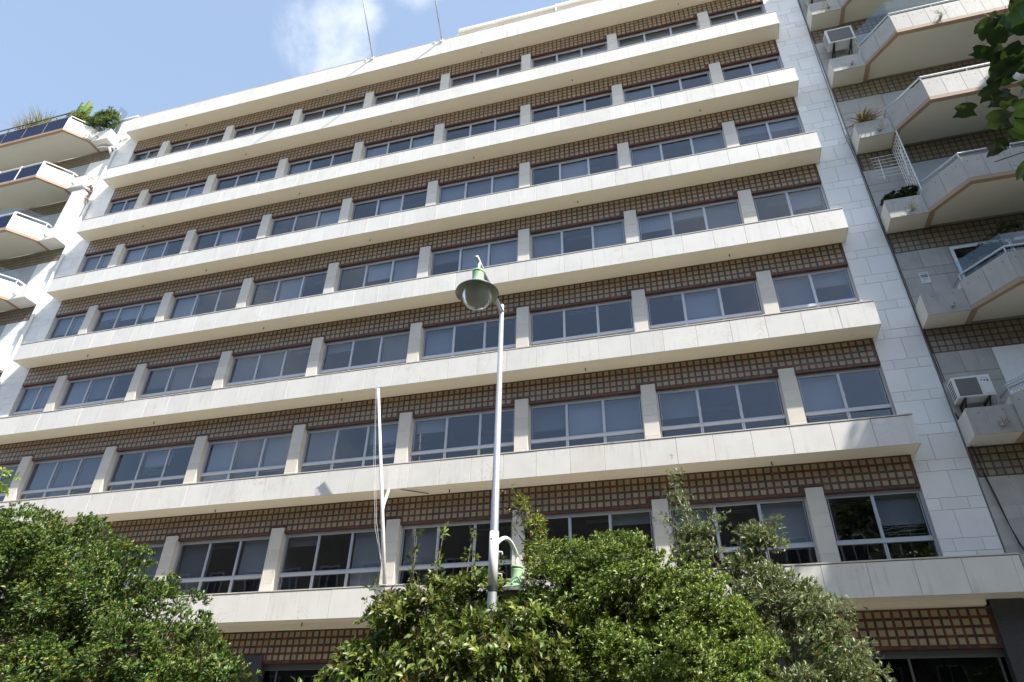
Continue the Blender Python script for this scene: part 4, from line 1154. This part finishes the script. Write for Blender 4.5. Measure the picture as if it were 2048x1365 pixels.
ac_unit(29.33, 30.13, .40, .06, 21.83, 22.52, "grey box air conditioner hung above the upper planter, beside glass screen")
ac_unit(29.15, 29.90, .48, .16, 8.93, 9.45, "white air conditioner with round fan panel and blue squares, low on the right wall", True)
ac_unit(29.25, 29.95, .40, .10, 24.55, 25.2, "air conditioner cut off by the top picture edge above the highest planter")

# alarm sign
sg = thing("alarm_sign", "small white rectangular alarm notice on the grey stone wall", "sign", (29.6, WY - .004, 12.55))
sx0, sx1, sz0, sz1 = 29.49, 29.70, 12.39, 12.735
m_ = MB(); m_.box(sx0, sx1, WY - .012, WY - .003, sz0, sz1); obj("plate", m_, M['signwhite'], sg)
m_ = MB(); m_.box(sx0 + .02, sx1 - .02, WY - .014, WY - .012, sz0 + .185, sz0 + .265); obj("dark_panel", m_, M['signdark'], sg)
m_ = MB(); m_.box(sx0 + .02, sx1 - .02, WY - .014, WY - .012, sz0 + .29, sz0 + .33); m_.box(sx0 + .04, sx1 - .04, WY - .014, WY - .012, sz0 + .10, sz0 + .165); m_.box(sx0 + .03, sx0 + .10, WY - .014, WY - .012, sz0 + .03, sz0 + .07)
obj("print_block", m_, M['greysticker'], sg)
fc = bpy.data.curves.new("lettering", 'FONT'); fc.body = "Alarme"; fc.size = .072; fc.align_x = 'CENTER'; fc.align_y = 'CENTER'; fc.extrude = .001
fc.materials.append(M['signwhite'])
tmp = bpy.data.objects.new("lettering_curve", fc)
lm_ = bpy.data.meshes.new_from_object(tmp); bpy.data.objects.remove(tmp); bpy.data.curves.remove(fc)
fo = place("lettering", lm_, sg, ((sx0 + sx1) / 2, WY - .0155, sz0 + .225), (math.radians(90), 0, 0))

# cables along the seam
C1 = [(29.16, 25.6), (29.07, 22.58), (29.05, 20.58), (29.02, 18.1), (29.08, 16.78), (29.07, 14.81), (29.1, 13.5), (29.11, 12.29), (29.11, 11.72), (29.13, 11.0), (29.14, 10.38), (29.15, 9.54)]
C2 = [(29.13, 8.77), (29.17, 8.39), (29.18, 8.06), (29.23, 7.63), (29.25, 7.23), (29.3, 6.73), (29.33, 6.25), (29.38, 5.81), (29.46, 5.55)]
m_ = MB(); m_.tube([(x - .03, -.03 if False else .56, z) for x, z in C1], .009, 6)
cb = obj("cable", m_, M['rubber'], smooth=True); tag(cb, "pair of black cables running down the seam beside the planters", "cable")
m_ = MB(); m_.tube([(x + .012, .565, z + .03) for x, z in C1[3:]], .008, 6); obj("strand", m_, M['rubber'], cb, smooth=True)
m_ = MB(); m_.tube([(x, .56 if i > 3 else .585, z) for i, (x, z) in enumerate(C2)] + [(29.6, -.06, 5.45), (29.7, -.08, 5.0)], .011, 6); m_.tube([(x + .03 * math.sin(i), .555, z) for i, (x, z) in enumerate(C2)], .008, 6)
cb = obj("cable", m_, M['rubber'], smooth=True); tag(cb, "black cables hanging over the dark wall under the lowest planter", "cable")

# trellis and drying rack between two planters
tr = thing("trellis", "white metal trellis screen standing beside the balcony under the dry spiky plant", "trellis", (30.06, .3, 14.9))
m_ = MB()
for z in np.arange(14.95, 17.25, .145): m_.tube([(30.06, .58, z), (30.06, -.06, z)], .012, 6)
for y in np.arange(-.03, .6, .125): m_.tube([(30.06, y, 14.9), (30.06, y, 17.24)], .012, 6)
obj("lattice", m_, M['whitemetal'], tr)
m_ = MB()
for z in np.arange(14.98, 17.2, .145): m_.poly([(30.045, -.06, z), (30.075, -.06, z), (30.06, -.10, z + .10)])
m_.tube([(30.06, -.05, 14.9), (30.06, -.05, 17.24)], .016, 6); obj("spike_edge", m_, M['whitemetal'], tr)
dk = thing("drying_rack", "thin white clothes drying rods above the planter with the green cushion", "drying rack", (29.7, .2, 16.2))
m_ = MB()
for i in range(7): m_.tube([(29.22, .08 + .0 * i, 16.48 - .125 * i), (30.04, .08, 16.50 - .125 * i)], .009, 6)
obj("rod", m_, M['whitemetal'], dk)
m_ = MB(); m_.tube([(29.42, .075, 16.42), (29.38, .075, 15.62)], .008, 6); m_.tube([(30.03, .07, 16.6), (29.98, .07, 15.6)], .016, 6); obj("upright", m_, M['whitemetal'], dk)

# ---------------------------------------------------------------- plants on the balconies
def blades(name, label, c, n, L, W, up, cols, seed, parent_cat="plant", droop=.5, group=None):
    """a tuft of long narrow leaves"""
    rg = np.random.default_rng(seed); m_ = MB()
    for i in range(n):
        a = rg.uniform(0, 2 * math.pi); el = rg.normal(up, .35); l = L * rg.uniform(.55, 1.15); col = cols[rg.integers(len(cols))]
        d = np.array([math.cos(a) * math.cos(el), math.sin(a) * math.cos(el), math.sin(el)]); s_ = np.array([-math.sin(a), math.cos(a), 0])
        o_ = np.array(c) + np.array([rg.normal() * .06, rg.normal() * .04, 0]); prev = None
        for k in range(5):
            t = k / 4; p = o_ + d * l * t - np.array([0, 0, droop * l * t * t]); w = W * (1 - t * .92) * .5
            cur = (p - s_ * w, p + s_ * w)
            if prev is not None: m_.quad(tuple(prev[0]), tuple(prev[1]), tuple(cur[1]), tuple(cur[0]), tuple(col * rg.uniform(.8, 1.2)))
            prev = cur
    o = obj(name, m_, M['leaf'], origin=tuple(c)); tag(o, label, "plant", group); return o
STRAW = np.array([(.36, .24, .11), (.30, .18, .08), (.16, .19, .05), (.12, .17, .04), (.42, .30, .15)])
blades("spiky_plant", "dry spiky plant with brown and green leaves spilling over a planter", (29.45, .12, 17.92), 150, .72, .045, .85, STRAW, 31)
o = blades("bare_stems", "long bare stems of a dead plant arching beside the dry spiky plant", (29.4, .2, 17.9), 12, .95, .008, .8, np.array([(.13, .10, .07), (.16, .13, .09)]), 32)
def shrub(name, label, lobes, seed, n_clump, cr, per_c, per, L, W, spread, cols, yellow=.0, ycol=(.4, .2, .1), cat="plant", base=None):
    rg = np.random.default_rng(seed); pos, ax = crown_points(lobes, n_clump, cr, per_c, rg)
    Q = whorls(pos, ax, rg, per, L, W, spread, cols, .35, yellow, ycol)
    base = base or tuple(lobes[0][:3])
    T = thing(name, label, cat, base)
    o = place("foliage", leaf_mesh("foliage", *Q), T); o.location = -Vector(base); o["kind"] = "stuff"
    m_ = MB()
    for l in lobes: limb(m_, base, l[:3], .014, .006, rg, 5)
    obj("stem", m_, M['bark'], T); return T
MOSS = np.array([(.045, .065, .012), (.06, .08, .015), (.035, .05, .012)])
shrub("cushion_plant", "low dark green cushion plant filling the planter below the drying rods", [(29.60, .20, 14.98, .40, .2, .22), (29.85, .20, 15.08, .22, .2, .20), (29.32, .20, 14.90, .2, .18, .16)], 33, 120, .06, 16, 6, .045, .6, 50, MOSS, base=(29.6, .22, 14.7))
shrub("balcony_shrub", "dark leafy shrub behind the glass screen, growing on the lower right balcony", [(30.55, .1, 12.55, .32, .25, .25), (31.2, -.05, 12.85, .35, .25, .28), (31.6, -.1, 13.15, .4, .25, .3), (30.9, .05, 12.75, .3, .2, .2)], 34, 50, .09, 10, 5, .07, .32, 55, np.array([(.035, .05, .018), (.05, .07, .025)]), base=(30.9, .0, 11.3))
for (x, z, s, col, lab) in ((29.60, 23.55, 5, G_OLIVE, "dry weed growing from the highest planter's spout"), (29.72, 17.42, 6, G_PITTO, "small green weed in the spout under the dry spiky plant"),
                       (29.68, 14.32, 7, STRAW, "bare twiggy weed in the spout of the cushion plant's planter"), (31.95, 20.55, 8, G_OLIVE, "leggy weed growing from the second balcony's front panel"), (29.72, 8.14, 9, STRAW, "withered weed in the lowest planter's spout")):
    yy = -.06 if x < 31 else -1.0
    blades("weed", lab, (x, yy - .04, z), 26, .26, .012, .9, np.array(col) * .8, 40 + s, droop=.15, group="weeds in the balcony spouts")
place("drain_spout", spout_me, right_block, (31.95, -.95, 20.50), (math.radians(20), 0, 0))

# plants on the left block
shrub("roof_bush", "round dark green bush on the white block's roof terrace near the wire mesh", [(-1.45, -.15, 27.55, .70, .42, .82), (-1.95, -.1, 27.6, .55, .4, .75)], 51, 120, .16, 16, 7, .085, .3, 50, G_DARK * 1.1, .02, (.35, .10, .08), base=(-1.6, .2, 26.9))
shrub("yellowish_bush", "yellow green bush under the banana leaf on the roof terrace", [(-2.95, -.3, 27.75, .6, .4, .7), (-3.4, -.3, 28.0, .4, .3, .55)], 52, 70, .14, 12, 6, .12, .28, 50, np.array([(.14, .19, .03), (.20, .22, .05), (.09, .14, .02)]), base=(-3.0, .2, 26.9))
T = thing("banana_plant", "upright banana plant with broad torn leaves on the white block's roof", "plant", (-3.55, .0, 26.9))
for i, (dx, dz, tilt, w) in enumerate(((.15, 3.0, .06, .46), (-.5, 2.2, -.35, .34), (.65, 2.1, .45, .30), (-.9, 1.8, -.6, .3), (.3, 2.3, .2, .3))):
    m_ = MB(); n_ = 10; prev = None; rg = np.random.default_rng(60 + i)
    for k in range(n_ + 1):
        t = k / n_; c = Vector((-3.75 + dx * t + tilt * t * t * .4, .0 - .10 * i * t, 27.6 + (dz - .6) * t)); ww = w * math.sin(math.pi * min(.97, .12 + .86 * t)) * rg.uniform(.85, 1.05)
        cur = (c + Vector((-ww, .10 * ww, .02)), c, c + Vector((ww * .9, .12, .02)))
        if prev:
            col = (.16 * rg.uniform(.8, 1.2), .23 * rg.uniform(.9, 1.1), .06)
            m_.quad(*[tuple(q) for q in (prev[0], prev[1], cur[1], cur[0])], col); m_.quad(*[tuple(q) for q in (prev[1], prev[2], cur[2], cur[1])], col)
        prev = cur
    obj("leaf", m_, M['leaf'], T)
m_ = MB(); m_.tube([(-3.75, .0, 26.9), (-3.75, .0, 27.75)], [.07, .05], 8); obj("stem", m_, M['bark'], T)
TUFT = np.array([(.30, .30, .12), (.40, .34, .20), (.20, .26, .06), (.45, .36, .25)])
for (x, h, s, lab) in ((-4.9, 1.5, 71, "tallest tuft of pale grass behind the dark roof railing"), (-5.5, 1.35, 72, "middle tuft of pale grass behind the dark roof railing"), (-6.1, 1.2, 73, "leftmost and lowest tuft of pale grass behind the dark roof railing")):
    blades("grass_tuft", lab, (x, -.5, 27.42), 220, h, .06, 1.2, TUFT, s, droop=.25, group="grass tufts on the roof terrace")
m_ = MB(); m_.box(-6.6, -4.4, -.70, -.30, 26.6, 27.45); o = obj("planter_trough", m_, M['whitepaint']); tag(o, "long white trough holding the grass tufts on the roof terrace", "planter")
m_ = MB()
for i in range(12):
    x = -1.95 + i * .06; m_.tube([(x, .50, 27.1), (x, .50, 29.6 - i * .06)], .005, 4)
for j in range(26): m_.tube([(-1.95, .50, 27.1 + j * .095), (-1.29, .50, 27.1 + j * .07)], .005, 4)
m_.tube([(-1.72, .48, 27.0), (-1.72, .48, 29.0)], .03, 8)
o = obj("wire_mesh", m_, M['aludark']); tag(o, "wire mesh screen on a post at the corner of the roof terrace", "screen")
shrub("trailing_plant", "pinkish brown trailing plant hanging over the white planter's side", [(-1.08, .28, 23.75, .10, .30, .30), (-1.0, .35, 23.25, .08, .26, .42), (-.98, .42, 22.75, .07, .15, .35)], 53, 46, .08, 9, 4, .05, .4, 60, np.array([(.30, .19, .16), (.24, .15, .12), (.35, .25, .2), (.15, .13, .06)]), base=(-1.15, .3, 23.9))
shrub("orange_succulent", "low orange and yellow succulents on top of the white planter", [(-1.5, .15, 23.98, .38, .2, .12)], 54, 30, .06, 9, 6, .05, .4, 40, np.array([(.36, .22, .05), (.28, .24, .05), (.40, .16, .06)]), base=(-1.5, .15, 23.9))
